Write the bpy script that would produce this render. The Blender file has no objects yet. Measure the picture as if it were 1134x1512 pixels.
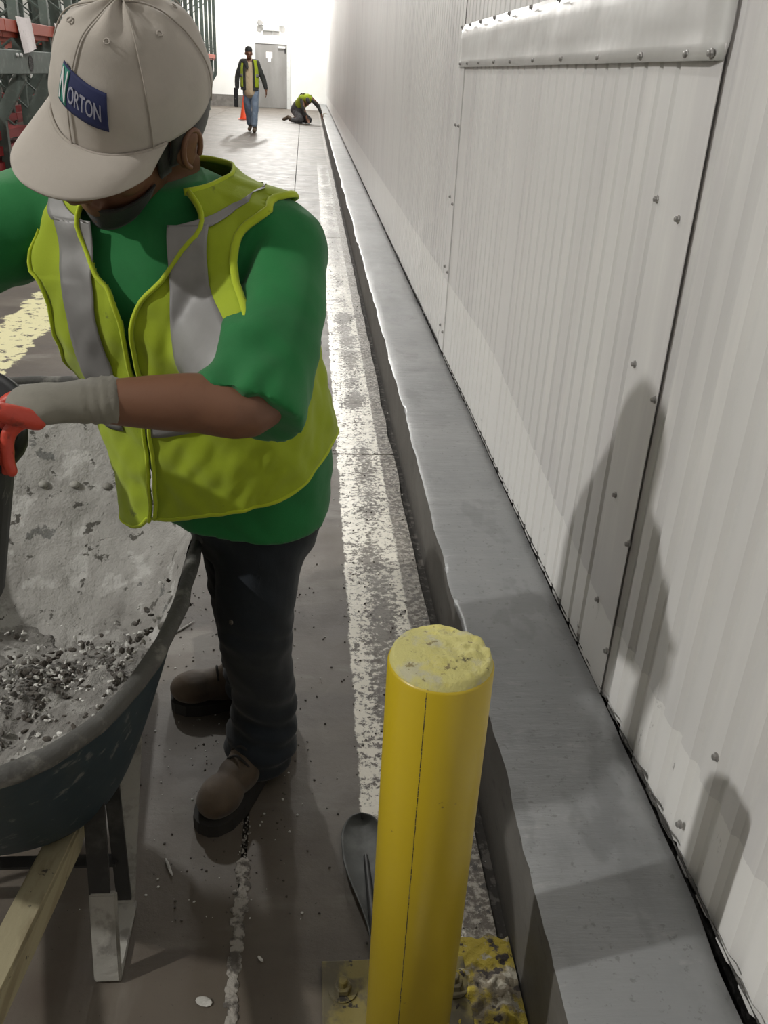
import bpy, bmesh, math, random
from mathutils import Vector, Matrix, noise
PI = math.pi
rnd = random.Random(7)
SC = bpy.context.scene
COL = SC.collection
V = Vector

# ------------------------------------------------------------------ camera
cam_d = bpy.data.cameras.new('camera'); cam = bpy.data.objects.new('camera', cam_d); COL.objects.link(cam)
# rows: world right, forward, down axes measured from the perspective of the corridor
rt = V((0.9961, -0.0749, 0.0467)); dn = V((0.0089, -0.4492, -0.8934)); fw = V((0.0878, 0.8903, -0.4468))
fw.normalize(); rt = (rt - fw * rt.dot(fw)).normalized(); up = rt.cross(fw)
m = Matrix((rt, up, -fw)).transposed().to_4x4(); m.translation = V((0, 0, 1.4)); cam.matrix_world = m
cam_d.sensor_fit = 'VERTICAL'; cam_d.sensor_height = 36.0; cam_d.lens = 1290 * 36.0 / 1512
cam_d.clip_start = 0.05; cam_d.clip_end = 200
SC.camera = cam
SC.view_settings.view_transform = 'Standard'; SC.view_settings.look = 'None'
SC.view_settings.gamma = 1; SC.view_settings.use_curve_mapping = False
SC.view_settings.exposure = 0.07
# ------------------------------------------------------------------ world and lamps
w = bpy.data.worlds.new('world'); SC.world = w; w.use_nodes = True
w.node_tree.nodes['Background'].inputs[0].default_value = (0.75, 0.8, 0.85, 1)
w.node_tree.nodes['Background'].inputs[1].default_value = 0.01
def lamp(name, loc, power, r=0.15, col=(1, .985, .945)):
    l = bpy.data.lights.new(name, 'POINT'); l.energy = power; l.shadow_soft_size = r; l.color = col
    o = bpy.data.objects.new(name, l); o.location = loc; COL.objects.link(o); return o
lamp('high_bay_light', (-6.3, -0.65, 5.75), 1330, .11)
lamp('high_bay_light', (-2.3, 8.6, 6.2), 640, .15)
lamp('high_bay_light', (-0.3, 19.0, 6.4), 900, .2)
lamp('high_bay_light', (-1.0, 28.0, 6.4), 800, .2)
lamp('high_bay_light', (-1.5, 36.0, 5.8), 1700, .2)
lamp('high_bay_light', (-8.5, 14.0, 6.4), 200, .2)
lamp('high_bay_light', (-8.5, 26.0, 6.4), 200, .2)

# ------------------------------------------------------------------ materials
class Mat:
    def __init__(s, name, col=(.5, .5, .5), rough=.6, metal=0., **kw):
        s.m = bpy.data.materials.new(name); s.m.use_nodes = True; s.t = s.m.node_tree; s.b = s.t.nodes['Principled BSDF']
        s.b.inputs['Base Color'].default_value = (*col, 1); s.b.inputs['Roughness'].default_value = rough
        s.b.inputs['Metallic'].default_value = metal; s.c = None; s.col = col
        for k, v in kw.items(): s.b.inputs[k.replace('_', ' ')].default_value = v
        s.tc = None; s.bump_last = None
    def new(s, t): return s.t.nodes.new(t)
    def lk(s, a, b): s.t.links.new(a, b)
    def co(s, scale=(1, 1, 1), world=False, src='Object'):
        if world:
            g = s.new('ShaderNodeNewGeometry'); o = g.outputs['Position']
        else:
            t = s.new('ShaderNodeTexCoord'); o = t.outputs[src]
        mp = s.new('ShaderNodeMapping'); mp.inputs['Scale'].default_value = scale; s.lk(o, mp.inputs[0]); return mp.outputs[0]
    def noise(s, scale, detail=4, vec=None, rough=.55, dist=0.):
        n = s.new('ShaderNodeTexNoise'); n.inputs['Scale'].default_value = scale; n.inputs['Detail'].default_value = detail
        n.inputs['Roughness'].default_value = rough; n.inputs['Distortion'].default_value = dist
        s.lk(vec if vec is not None else s.co(), n.inputs['Vector']); return n.outputs[0]
    def ramp(s, v, a, b, inv=False):
        r = s.new('ShaderNodeMapRange'); r.inputs[1].default_value = a; r.inputs[2].default_value = b
        r.interpolation_type = 'SMOOTHSTEP'
        if inv: r.inputs[3].default_value = 1; r.inputs[4].default_value = 0
        s.lk(v, r.inputs[0]); return r.outputs[0]
    def math(s, op, a, b=None, c=None):
        n = s.new('ShaderNodeMath'); n.operation = op
        for i, x in enumerate((a, b, c)):
            if x is None: continue
            if isinstance(x, (int, float)): n.inputs[i].default_value = x
            else: s.lk(x, n.inputs[i])
        return n.outputs[0]
    def mix(s, fac, a, b):
        n = s.new('ShaderNodeMix'); n.data_type = 'RGBA'
        if isinstance(fac, (int, float)): n.inputs[0].default_value = fac
        else: s.lk(fac, n.inputs[0])
        for i, x in ((6, a), (7, b)):
            if isinstance(x, tuple): n.inputs[i].default_value = (*x, 1)
            else: s.lk(x, n.inputs[i])
        return n.outputs[2]
    def over(s, fac, col):
        s.c = s.mix(fac, s.c if s.c is not None else s.col, col); s.lk(s.c, s.b.inputs['Base Color']); return s
    def spots(s, scale, a, b, col, detail=5, vec=None, amt=1., rough=.6):
        f = s.ramp(s.noise(scale, detail, vec, rough), a, b)
        if amt != 1: f = s.math('MULTIPLY', f, amt)
        s.over(f, col); return s
    def bump(s, h, strength=.3, dist=.01):
        b = s.new('ShaderNodeBump'); b.inputs['Strength'].default_value = strength; b.inputs['Distance'].default_value = dist
        s.lk(h, b.inputs['Height'])
        if s.bump_last is not None: s.lk(s.bump_last, b.inputs['Normal'])
        s.bump_last = b.outputs[0]; s.lk(s.bump_last, s.b.inputs['Normal']); return s
    def rough(s, v, lo, hi):
        r = s.new('ShaderNodeMapRange'); r.inputs[3].default_value = lo; r.inputs[4].default_value = hi; s.lk(v, r.inputs[0])
        s.lk(r.outputs[0], s.b.inputs['Roughness']); return s
    def sep(s, vec):
        n = s.new('ShaderNodeSeparateXYZ'); s.lk(vec, n.inputs[0]); return n.outputs

def mats():
    M = {}
    # floor concrete with worn painted stripes
    a = Mat('worn_concrete_floor', (.098, .080, .062), .5)
    p = a.co(world=True); xyz = a.sep(p)
    a.spots(1.1, .4, .7, (.145, .128, .104), vec=p, amt=.8)
    a.spots(3.7, .5, .72, (.075, .055, .045), vec=p, amt=.6)
    st = a.co((1, .25, 1), True)
    a.spots(7, .55, .75, (.20, .18, .155), vec=st, amt=.45)
    a.spots(1.4, .46, .62, (.065, .052, .042), vec=a.co((.5, 1.6, 1), True), amt=.7); a.spots(2.6, .56, .66, (.20, .185, .16), vec=a.co((.5, 1.3, 1), True), amt=.55)
    # white safety stripe along the curb
    en = a.noise(14, 6, p, .7); en2 = a.noise(55, 5, p, .75); big = a.noise(2.2, 3, p)
    x = xyz[0]
    xw = a.math('ADD', x, a.math('MULTIPLY', a.math('SUBTRACT', en, .5), .035))
    band = a.math('MULTIPLY', a.ramp(xw, .118, .124), a.ramp(xw, .292, .30, True))
    eat = a.ramp(a.math('ADD', a.math('MULTIPLY', en2, .65), a.math('MULTIPLY', en, .35)), .435, .50)
    middle = a.ramp(a.math('ABSOLUTE', a.math('SUBTRACT', x, .225)), .0, .10)
    e3 = a.ramp(a.math('ADD', a.math('ADD', a.math('MULTIPLY', en2, .55), a.math('MULTIPLY', big, .5)), a.math('MULTIPLY', middle, .12)), .53, .60)
    eat = a.math('MULTIPLY', eat, a.math('MAXIMUM', e3, .12))
    f = a.math('MULTIPLY', band, eat)
    a.over(a.math('MULTIPLY', f, a.ramp(xyz[1], 12, 4.5)), (.62, .59, .5)) if False else None
    far = a.ramp(xyz[1], 5.0, 9.5, True); f = a.math('MULTIPLY', f, a.ramp(xyz[1], 13, 17, True))
    a.over(a.math('MULTIPLY', f, a.math('MAXIMUM', far, .22)), (.80, .765, .67))
    # speckled rough margin next to the curb
    mg = a.math('MULTIPLY', a.ramp(x, .285, .31), a.ramp(en2, .45, .6))
    a.over(a.math('MULTIPLY', mg, .9), (.42, .39, .34))
    dk = a.math('MULTIPLY', a.ramp(x, .25, .35), a.ramp(a.noise(30, 4, p, .7), .56, .62))
    a.over(a.math('MULTIPLY', dk, .9), (.035, .03, .026))
    # yellow stripe at the rack side
    yx = a.math('ADD', x, a.math('MULTIPLY', a.math('SUBTRACT', a.noise(4, 5, p, .7), .5), .35))
    yb = a.math('MULTIPLY', a.ramp(yx, -1.80, -1.78), a.ramp(yx, -1.50, -1.48, True))
    yb = a.math('MULTIPLY', yb, a.ramp(xyz[1], 7.5, 9, True))
    a.over(a.math('MULTIPLY', yb, a.ramp(en, .40, .46)), (.72, .68, .40))
    a.over(a.math('MULTIPLY', a.ramp(a.noise(160, 2, p), .70, .74), .6), (.02, .018, .015))
    rn = a.math('SUBTRACT', a.math('ADD', .40, a.math('MULTIPLY', a.noise(6, 4, p), .28)), a.math('MULTIPLY', f, .27)); a.lk(rn, a.b.inputs['Roughness']); a.bump(a.noise(60, 5, p, .7), .22, .004); a.bump(a.noise(3, 3, p), .3, .01)
    a.b.inputs['Specular IOR Level'].default_value = .5
    M['floor'] = a.m
    a = Mat('joint_dirt', (.03, .026, .022), .9); a.spots(40, .5, .6, (.10, .09, .08)); M['dirt'] = a.m
    a = Mat('chalky_joint_filler', (.30, .28, .25), .9); a.spots(45, .45, .6, (.09, .08, .07)); a.bump(a.noise(80, 4), .6, .006); M['filler'] = a.m
    # curb cement
    a = Mat('fresh_cement', (.178, .183, .187), .4)
    p = a.co(world=True)
    a.spots(1.8, .38, .68, (.215, .218, .22), vec=p, amt=.9)
    a.spots(6, .52, .75, (.11, .113, .115), vec=a.co((1, .6, 1), True), amt=.6)
    a.spots(70, .60, .68, (.10, .10, .10), vec=p, amt=.6); a.spots(30, .60, .72, (.27, .27, .265), vec=a.co((.4, 1.3, 1), True), amt=.5); a.spots(3.3, .56, .62, (.125, .128, .13), vec=a.co((1.3, .8, 1), True), amt=.55)
    a.rough(a.noise(5, 5, p, .65), .20, .46)
    a.bump(a.noise(13, 5, a.co((.25, 1.5, 1), True), .65), .2, .012); a.bump(a.noise(90, 4, p, .7), .12, .003)
    M['curb'] = a.m
    # wall sheet metal
    a = Mat('dark_curb_face', (.085, .08, .073), .6); p = a.co((1, .4, 1), True)  # vertical curb face, coloured darker than the cement on top
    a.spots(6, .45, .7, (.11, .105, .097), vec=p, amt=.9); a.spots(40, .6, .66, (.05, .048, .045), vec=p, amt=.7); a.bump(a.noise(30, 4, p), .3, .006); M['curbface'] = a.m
    a = Mat('white_painted_sheet_metal', (.62, .61, .60), .42, .0, Specular_IOR_Level=.5)
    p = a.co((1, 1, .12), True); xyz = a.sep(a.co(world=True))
    a.spots(3.2, .42, .7, (.53, .515, .515), vec=p, amt=.9)
    a.spots(16, .5, .75, (.68, .665, .645), vec=p, amt=.7)
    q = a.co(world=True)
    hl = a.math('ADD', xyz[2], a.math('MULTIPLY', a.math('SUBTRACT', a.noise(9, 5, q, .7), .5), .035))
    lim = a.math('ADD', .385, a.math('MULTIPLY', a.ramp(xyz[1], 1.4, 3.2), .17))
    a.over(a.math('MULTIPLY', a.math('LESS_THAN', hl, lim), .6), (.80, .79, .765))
    sc = a.math('MULTIPLY', a.ramp(xyz[2], .5, .22), a.ramp(a.noise(24, 5, a.co((1, 1, .5), True), .75), .64, .70))
    a.over(a.math('MULTIPLY', sc, .75), (.12, .11, .10))
    a.rough(a.noise(4, 3, p), .3, .48); a.bump(a.noise(2.5, 2, a.co((1, 1, .3), True)), .12, .02)
    M['wall'] = a.m
    a = Mat('aluminium_flashing', (.53, .525, .515), .36, .15); p = a.co(world=True)
    a.spots(4, .42, .7, (.62, .61, .60), vec=p, amt=.8); a.bump(a.noise(5, 3, p), .25, .015); M['flash'] = a.m
    a = Mat('zinc_screw', (.33, .32, .31), .4, .7); M['screw'] = a.m
    a = Mat('dark_gap', (.03, .028, .026), .9); a.spots(60, .5, .6, (.09, .085, .08)); M['gap'] = a.m
    a = Mat('far_white_wall', (.74, .74, .72), .6); a.spots(.6, .45, .7, (.68, .68, .65)); M['farwall'] = a.m
    a = Mat('ceiling_panel', (.25, .25, .24), .8); a.spots(1, .4, .7, (.2, .2, .19)); M['ceil'] = a.m
    a = Mat('dark_base_concrete', (.13, .12, .11), .8); a.spots(5, .4, .7, (.18, .17, .155)); M['base'] = a.m
    a = Mat('brushed_steel_door', (.23, .225, .215), .42, .35); a.spots(2, .4, .7, (.29, .285, .275), vec=a.co((1, 1, .3))); M['steel'] = a.m
    a = Mat('door_frame_paint', (.55, .56, .55), .5); a.spots(8, .5, .7, (.45, .46, .45)); M['frame'] = a.m
    a = Mat('paper', (.75, .70, .70), .8); a.spots(30, .55, .65, (.5, .47, .47), amt=.5); M['paper'] = a.m
    a = Mat('rack_green', (.085, .112, .097), .55, .1); a.spots(9, .5, .7, (.16, .19, .17), amt=.7); M['green'] = a.m
    a = Mat('rack_orange', (.36, .060, .028), .5); a.spots(9, .55, .7, (.24, .05, .03), amt=.7); M['orange'] = a.m
    a = Mat('rack_red', (.26, .02, .022), .5); a.spots(9, .55, .7, (.25, .03, .03), amt=.7); M['red'] = a.m
    # bollard
    a = Mat('yellow_bollard_paint', (.47, .345, .011), .4, 0, Coat_Weight=.2, Coat_Roughness=.25); p = a.co((1, 1, .3))
    a.spots(9, .5, .8, (.43, .31, .015), vec=p, amt=.6); a.spots(34, .70, .74, (.10, .08, .03), amt=.8)
    a.spots(5, .70, .76, (.55, .50, .32), vec=p, amt=.6); a.bump(a.noise(30, 3, p), .08, .003)
    M['yellow'] = a.m
    a = Mat('yellowed_concrete_cap', (.50, .46, .17), .75); a.spots(22, .5, .62, (.42, .40, .30), amt=.8)
    a.spots(16, .50, .62, (.56, .50, .13), amt=.8); a.spots(30, .60, .66, (.10, .085, .04)); a.spots(70, .60, .66, (.22, .18, .08)); a.spots(12, .60, .66, (.24, .19, .09), amt=.8); a.bump(a.noise(45, 6, None, .7), .7, .006); M['capc'] = a.m
    a = Mat('splashed_base_concrete', (.20, .17, .12), .85); a.spots(9, .44, .52, (.42, .33, .04)); a.spots(22, .56, .62, (.40, .37, .30)); a.spots(30, .56, .62, (.05, .04, .035))
    a.bump(a.noise(40, 6, None, .7), .9, .01); M['splash'] = a.m
    a = Mat('yellow_grimy_plate', (.22, .18, .055), .7); a.spots(14, .45, .6, (.10, .085, .05)); a.spots(40, .6, .66, (.03, .025, .02)); a.bump(a.noise(40, 4), .3, .003); M['plate'] = a.m
    # barrow
    a = Mat('dark_blue_tray_paint', (.018, .036, .048), .5); a.spots(6, .52, .7, (.05, .058, .06), amt=.8); a.spots(25, .6, .68, (.20, .20, .19), amt=.6)
    a.bump(a.noise(20, 3), .15, .004); M['tray'] = a.m
    a = Mat('grimy_rim', (.075, .073, .068), .8); a.spots(18, .5, .62, (.17, .165, .15)); a.bump(a.noise(40, 5), .7, .006); M['rimm'] = a.m
    a = Mat('dried_mortar_lining', (.33, .32, .30), .9); p = a.co()
    a.spots(2.5, .45, .62, (.20, .19, .175), vec=p, amt=.9); a.spots(9, .54, .60, (.46, .45, .43), vec=p, amt=.7)
    a.spots(28, .60, .64, (.085, .08, .07), vec=p); a.spots(13, .64, .67, (.10, .10, .095), vec=p, amt=.8)
    a.bump(a.noise(12, 5, p, .65), .9, .02); a.bump(a.noise(70, 4, p, .7), .6, .005); M['mortar'] = a.m
    a = Mat('wet_mortar_heap', (.21, .20, .185), .9); a.spots(20, .5, .6, (.30, .29, .27)); a.spots(30, .6, .66, (.05, .045, .04)); a.bump(a.noise(30, 6, None, .7), 1., .015); M['heap'] = a.m
    a = Mat('white_chip', (.6, .59, .56), .8); a.spots(20, .5, .6, (.4, .39, .36)); M['chip'] = a.m
    a = Mat('dark_chip', (.07, .06, .05), .9); a.spots(20, .5, .6, (.12, .11, .1)); M['dchip'] = a.m
    a = Mat('worn_wood', (.34, .30, .19), .7); a.spots(8, .45, .7, (.24, .20, .12), vec=a.co((6, .5, 6))); a.spots(40, .64, .68, (.06, .05, .04)); a.bump(a.noise(10, 4, a.co((8, .6, 8))), .3, .003); M['wood'] = a.m
    a = Mat('mortar_crusted_steel', (.33, .32, .29), .7); a.spots(18, .5, .62, (.22, .21, .19)); a.bump(a.noise(30, 5), .6, .006); M['crust'] = a.m
    a = Mat('dark_strap_steel', (.035, .035, .035), .5, .3); a.spots(12, .5, .7, (.08, .08, .075)); M['strap'] = a.m
    a = Mat('black_rubber', (.018, .018, .018), .7); a.spots(12, .5, .7, (.05, .05, .048)); M['rubber'] = a.m
    a = Mat('black_plastic', (.008, .008, .009), .6); a.spots(30, .62, .68, (.2, .19, .18), amt=.6); M['plastic'] = a.m
    a = Mat('grey_steel_blade', (.085, .088, .085), .65, .2); a.spots(9, .45, .65, (.15, .155, .15)); M['blade'] = a.m
    # clothes
    def cloth(n, c, c2, r=.85, sc=7, wv=350, b=.12):
        a = Mat(n, c, r, 0, Sheen_Weight=.15); a.spots(sc, .42, .7, c2, amt=.8); a.bump(a.noise(wv, 2), .15, .0015); a.bump(a.noise(14, 3), b, .01); return a
    M['shirt'] = cloth('green_cotton', (.006, .165, .036), (.004, .12, .027)).m
    a = cloth('hi_vis_mesh', (.32, .41, .009), (.27, .35, .009)); a.spots(16, .66, .72, (.07, .09, .02), amt=.7); M['vest'] = a.m
    M['bind'] = cloth('hi_vis_binding', (.44, .54, .015), (.36, .45, .015)).m
    a = Mat('grey_reflective_tape', (.20, .195, .19), .5, .1); a.spots(6, .45, .7, (.25, .245, .24)); a.bump(a.noise(16, 3), .15, .006); M['tape'] = a.m
    M['jean'] = cloth('dark_denim', (.006, .010, .015), (.011, .017, .025), .9).m
    M['cap'] = cloth('beige_cap_cotton', (.43, .39, .345), (.365, .335, .295), .9, 9, 300, .25).m
    M['capseam'] = cloth('cap_seam', (.38, .34, .30), (.33, .30, .26)).m
    M['hair'] = cloth('black_hair', (.008, .007, .006), (.014, .012, .01), .6, 60, 200).m
    a = Mat('brown_skin', (.17, .078, .043), .5, 0, Subsurface_Weight=.08); a.b.inputs['Subsurface Radius'].default_value = (.01, .004, .002)
    a.spots(40, .5, .7, (.14, .06, .033), amt=.6); a.bump(a.noise(160, 3), .1, .001); M['skin'] = a.m
    a = cloth('grey_knit_glove', (.20, .19, .155), (.12, .11, .09)); M['glove'] = a.m
    a = Mat('red_latex_dip', (.52, .055, .03), .45); a.spots(22, .55, .65, (.12, .03, .02), amt=.8); a.bump(a.noise(60, 4), .5, .003); M['dip'] = a.m
    a = cloth('tan_boot_leather', (.095, .064, .038), (.045, .032, .022), .7); M['boot'] = a.m
    a = Mat('dark_sole', (.02, .018, .016), .8); M['sole'] = a.m
    a = Mat('navy_patch', (.015, .022, .09), .7); M['navy'] = a.m
    a = Mat('green_patch', (.03, .22, .17), .7); M['pgreen'] = a.m
    a = Mat('white_thread', (.62, .62, .62), .7); M['white'] = a.m
    a = Mat('grey_thread', (.30, .30, .36), .8); M['thread'] = a.m
    M['tan'] = cloth('tan_shirt', (.52, .42, .28), (.45, .36, .24)).m
    M['blackc'] = cloth('black_jacket', (.02, .022, .02), (.04, .045, .04)).m
    M['blue'] = cloth('faded_jeans', (.16, .22, .31), (.24, .30, .38)).m
    M['dkgrey'] = cloth('dark_work_clothes', (.05, .05, .055), (.09, .09, .09)).m
    a = Mat('orange_cone', (.85, .10, .03), .5); M['cone'] = a.m
    return M
M = mats()

# ------------------------------------------------------------------ helpers
def link(name, bm_or_me, mat, parent=None, smooth=False, loc=None):
    if isinstance(bm_or_me, bmesh.types.BMesh):
        me = bpy.data.meshes.new(name); bm_or_me.to_mesh(me); bm_or_me.free()
    else: me = bm_or_me; me.name = name
    if mat is not None:
        me.materials.clear(); me.materials.append(M[mat] if isinstance(mat, str) else mat)
    if smooth: me.polygons.foreach_set('use_smooth', [True] * len(me.polygons))
    o = bpy.data.objects.new(name, me); COL.objects.link(o)
    if loc is not None: o.location = loc
    if parent is not None:
        o.parent = parent
        if loc is None: o.matrix_parent_inverse = Matrix.Translation(-root_loc(parent))
    return o
def root_loc(o):
    l = V((0, 0, 0))
    while o: l = l + o.location + o.matrix_parent_inverse.translation; o = o.parent
    return l
def thing(name, label, cat, loc=(0, 0, 0), group=None):
    o = bpy.data.objects.new(name, None); COL.objects.link(o); o.location = loc; o.empty_display_size = .1
    tag(o, label, cat, group); return o
def tag(o, label=None, cat=None, group=None, kind=None):
    if label: o['label'] = label
    if cat: o['category'] = cat
    if group: o['group'] = group
    if kind: o['kind'] = kind
    return o
def box(bm, a, b, bev=0.):
    a, b = V(a), V(b); c = (a + b) / 2; s = b - a
    r = bmesh.ops.create_cube(bm, size=1, matrix=Matrix.Translation(c) @ Matrix.Diagonal((*s, 1)))
    if bev:
        es = {e for v in r['verts'] for e in v.link_edges}
        bmesh.ops.bevel(bm, geom=list(es), offset=bev, segments=2, affect='EDGES', profile=.6)
    return bm
def boxo(name, a, b, mat, parent=None, bev=0., smooth=False): return link(name, box(bmesh.new(), a, b, bev), mat, parent, smooth)
def catmull(pts, n):
    out = []
    k = len(pts)
    for i in range(k - 1):
        p0, p1, p2, p3 = pts[max(i - 1, 0)], pts[i], pts[i + 1], pts[min(i + 2, k - 1)]
        for j in range(n):
            t = j / n
            out.append([.5 * (2 * b + (c - a) * t + (2 * a - 5 * b + 4 * c - d) * t * t + (3 * b - a - 3 * c + d) * t ** 3) for a, b, c, d in zip(p0, p1, p2, p3)])
    out.append(list(pts[-1])); return out
def tube(bm, pts, seg=14, n=4, cap=True, ref=None, flat=1.):
    """pts: (x,y,z,r) or (x,y,z,r,r2); round ended tapering tube"""
    P = [tuple(p) + (p[3] * flat,) if len(p) == 4 else tuple(p) for p in pts]
    S = catmull(P, n) if n > 1 else [list(p) for p in P]
    C = [V(s[:3]) for s in S]; R = [(max(s[3], 1e-4), max(s[4], 1e-4)) for s in S]
    T = [(C[min(i + 1, len(C) - 1)] - C[max(i - 1, 0)]).normalized() for i in range(len(C))]
    if cap:
        for end in (0, -1):
            t = -T[0] if end == 0 else T[-1]; c, r = C[end], R[end]; rr = min(r)
            add = [(c + t * rr * math.sin(a), (r[0] * math.cos(a), r[1] * math.cos(a))) for a in (.5, 1.0, 1.35)]
            if end == 0:
                C = [x[0] for x in reversed(add)] + C; R = [x[1] for x in reversed(add)] + R; T = [T[0]] * 3 + T
            else:
                C += [x[0] for x in add]; R += [x[1] for x in add]; T += [T[-1]] * 3
    a = V(ref) if ref is not None else (V((0, 0, 1)) if abs(T[0].z) < .9 else V((0, 1, 0)))
    rings = []
    for c, r, t in zip(C, R, T):
        a = (a - t * a.dot(t)).normalized(); b = t.cross(a)
        rings.append([bm.verts.new(c + a * r[0] * math.cos(2 * PI * k / seg) + b * r[1] * math.sin(2 * PI * k / seg)) for k in range(seg)])
    for A, B in zip(rings, rings[1:]):
        for k in range(seg): bm.faces.new((A[k], A[(k + 1) % seg], B[(k + 1) % seg], B[k]))
    bm.faces.new(list(reversed(rings[0]))); bm.faces.new(rings[-1]); return bm
def ell(bm, c, r, axes=None, seg=16):
    mt = Matrix.Translation(V(c))
    if axes: mt = mt @ Matrix(axes).transposed().to_4x4()
    bmesh.ops.create_uvsphere(bm, u_segments=seg, v_segments=seg // 2 + 2, radius=1, matrix=mt @ Matrix.Diagonal((*r, 1))); return bm
def fuse(bm, voxel, smooth=6, fac=.5, disp=None):
    """unite overlapping shells into one continuous skin"""
    me = bpy.data.meshes.new('tmp'); bmesh.ops.recalc_face_normals(bm, faces=bm.faces); bm.to_mesh(me); bm.free()
    o = bpy.data.objects.new('tmp', me); COL.objects.link(o)
    md = o.modifiers.new('r', 'REMESH'); md.mode = 'VOXEL'; md.voxel_size = voxel
    if smooth: sm = o.modifiers.new('s', 'SMOOTH'); sm.iterations = smooth; sm.factor = fac
    dg = bpy.context.evaluated_depsgraph_get(); out = bpy.data.meshes.new_from_object(o.evaluated_get(dg))
    bpy.data.objects.remove(o); bpy.data.meshes.remove(me)
    if disp:
        nn = [v.normal.copy() for v in out.vertices]
        for v, n in zip(out.vertices, nn): v.co += n * disp(v.co, n)
    return out
def grid(f, nu, nv, keep=None, closed=False, thick=0.):
    """surface from f(u,v)->Vector, u,v in 0..1"""
    bm = bmesh.new(); vs = [[bm.verts.new(f(i / nu, j / nv)) for j in range(nv + 1)] for i in range(nu + (0 if closed else 1))]
    for i in range(nu):
        for j in range(nv):
            if keep and not keep((i + .5) / nu, (j + .5) / nv): continue
            a, b = vs[i], vs[(i + 1) % len(vs)]
            try: bm.faces.new((a[j], b[j], b[j + 1], a[j + 1]))
            except ValueError: pass
    bmesh.ops.delete(bm, geom=[v for v in bm.verts if not v.link_faces], context='VERTS')
    if thick: bmesh.ops.solidify(bm, geom=bm.faces[:], thickness=thick)
    return bm
def nz(p, s, off=0.): return noise.noise(V((p[0] * s + off, p[1] * s + off * .7, p[2] * s - off)))
def sstep(a, b, x):
    t = max(0, min(1, (x - a) / (b - a))); return t * t * (3 - 2 * t)
def lathe(bm, prof, c=(0, 0, 0), seg=40, axes=None):
    c = V(c); ax = axes or (V((1, 0, 0)), V((0, 1, 0)), V((0, 0, 1)))
    rings = [[bm.verts.new(c + ax[0] * r * math.cos(2 * PI * k / seg) + ax[1] * r * math.sin(2 * PI * k / seg) + ax[2] * z) for k in range(seg)] for r, z in prof]
    for A, B in zip(rings, rings[1:]):
        for k in range(seg): bm.faces.new((A[k], A[(k + 1) % seg], B[(k + 1) % seg], B[k]))
    bm.faces.new(list(reversed(rings[0]))); bm.faces.new(rings[-1]); return bm

# ------------------------------------------------------------------ floor, slabs, curb
WX = .645
floor = boxo('floor', (-12, -4, -.3), (.75, 39.2, -.018), 'dirt'); tag(floor, kind='structure')
def crack(y): return -.119 - .0068 * (y - 1.1) + .004 * nz((0, y, 0), 2.3)
ycuts = [-4, 3.317, 8.6, 14, 20, 26, 32.5, 39.2]
for i in range(len(ycuts) - 1):
    y0, y1 = ycuts[i] + .005, ycuts[i + 1] - .005; n = max(8, int((y1 - y0) * 5))
    for side in (0, 1, 2):
        def f(u, v):
            y = y0 + (y1 - y0) * v
            if side == 0: xa, xb = -3.02, crack(y) - .006
            elif side == 1: xa, xb = crack(y) + .006, .352 + (.012 * nz((3, y, 0), 5) + .008 * nz((3, y, 9), 17))
            else: xa, xb = -12, -3.03
            return V((xa + (xb - xa) * u, y, 0))
        bm = grid(f, 1, n); r = bmesh.ops.extrude_face_region(bm, geom=bm.faces[:])
        for v in [g for g in r['geom'] if isinstance(g, bmesh.types.BMVert)]: v.co.z = -.017
        bmesh.ops.recalc_face_normals(bm, faces=bm.faces); link('slab', bm, 'floor', floor)
# crumbly filler squeezed out of the long joint
bm = bmesh.new()
for k in range(520):
    y = .55 + k * .0021; s = rnd.uniform(.003, .008) * (1.25 if y < 1.25 else .35)
    q = V((crack(y) + rnd.gauss(0, .0045), y, .0005))
    bmesh.ops.create_icosphere(bm, subdivisions=1, radius=s, matrix=Matrix.Translation(q) @ Matrix.Diagonal((1, 1.3, .4, 1)))
tag(link('joint_filler', bm, 'filler', floor), 'crumbly pale filler in the floor joint', kind='stuff')
# concrete curb: uneven trowelled top and wavering front arris
CX, CH = .375, .222
def wob(y, o, a=1.): return a * (.010 * nz((o, y, 0), 1.7) + .006 * nz((o, y, 3), 6) + .0022 * nz((o, y, 3), 27))
YS = []
y = -2.
while y < 38.9: YS.append(y); y += .02 if y < 4 else (.05 if y < 12 else .25)
YS.append(38.95)
bm = bmesh.new(); prev = None
def curb_ring(y):
    xe = CX + wob(y, 1); xr = WX - .002 + wob(y, 20, .3) - .012 * sstep(.98, .80, y)
    r = [(CX + .004 + wob(y, 8, .3), -.017), (CX + .002 + wob(y, 5, .4), .03), (CX + .001 + wob(y, 6, .6), .12), (xe, CH - .006 + wob(y, 2, .6)), (xe + .0015, CH - .0015 + wob(y, 2, .6)), (xe + .012, CH + wob(y, 2, .5))]
    for k in range(1, 9):
        x = xe + .012 + (xr - xe - .018) * k / 8
        z = CH + wob(y, 2, .5) * (1 - k / 8) + .0025 * nz((x, y, 0), 5) + .0012 * nz((x, y * 1.6, 4), 16) - (.004 if k == 8 else 0)
        r.append((x, z))
    r += [(xr + .002, CH - .02), (xr, -.017)]
    return r
for y in YS:
    ring = [bm.verts.new((x, y, z)) for x, z in curb_ring(y)]
    if prev:
        for a in range(len(ring) - 1): bm.faces.new((prev[a], prev[a + 1], ring[a + 1], ring[a]))
    else: bm.faces.new(ring)
    prev = ring
bm.faces.new(prev); bmesh.ops.recalc_face_normals(bm, faces=bm.faces)
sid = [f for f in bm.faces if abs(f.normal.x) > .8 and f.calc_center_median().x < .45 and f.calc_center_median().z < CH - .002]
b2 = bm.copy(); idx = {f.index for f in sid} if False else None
bm.faces.index_update(); b2.faces.ensure_lookup_table(); b2.faces.index_update(); ids = {f.index for f in sid}
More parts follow.
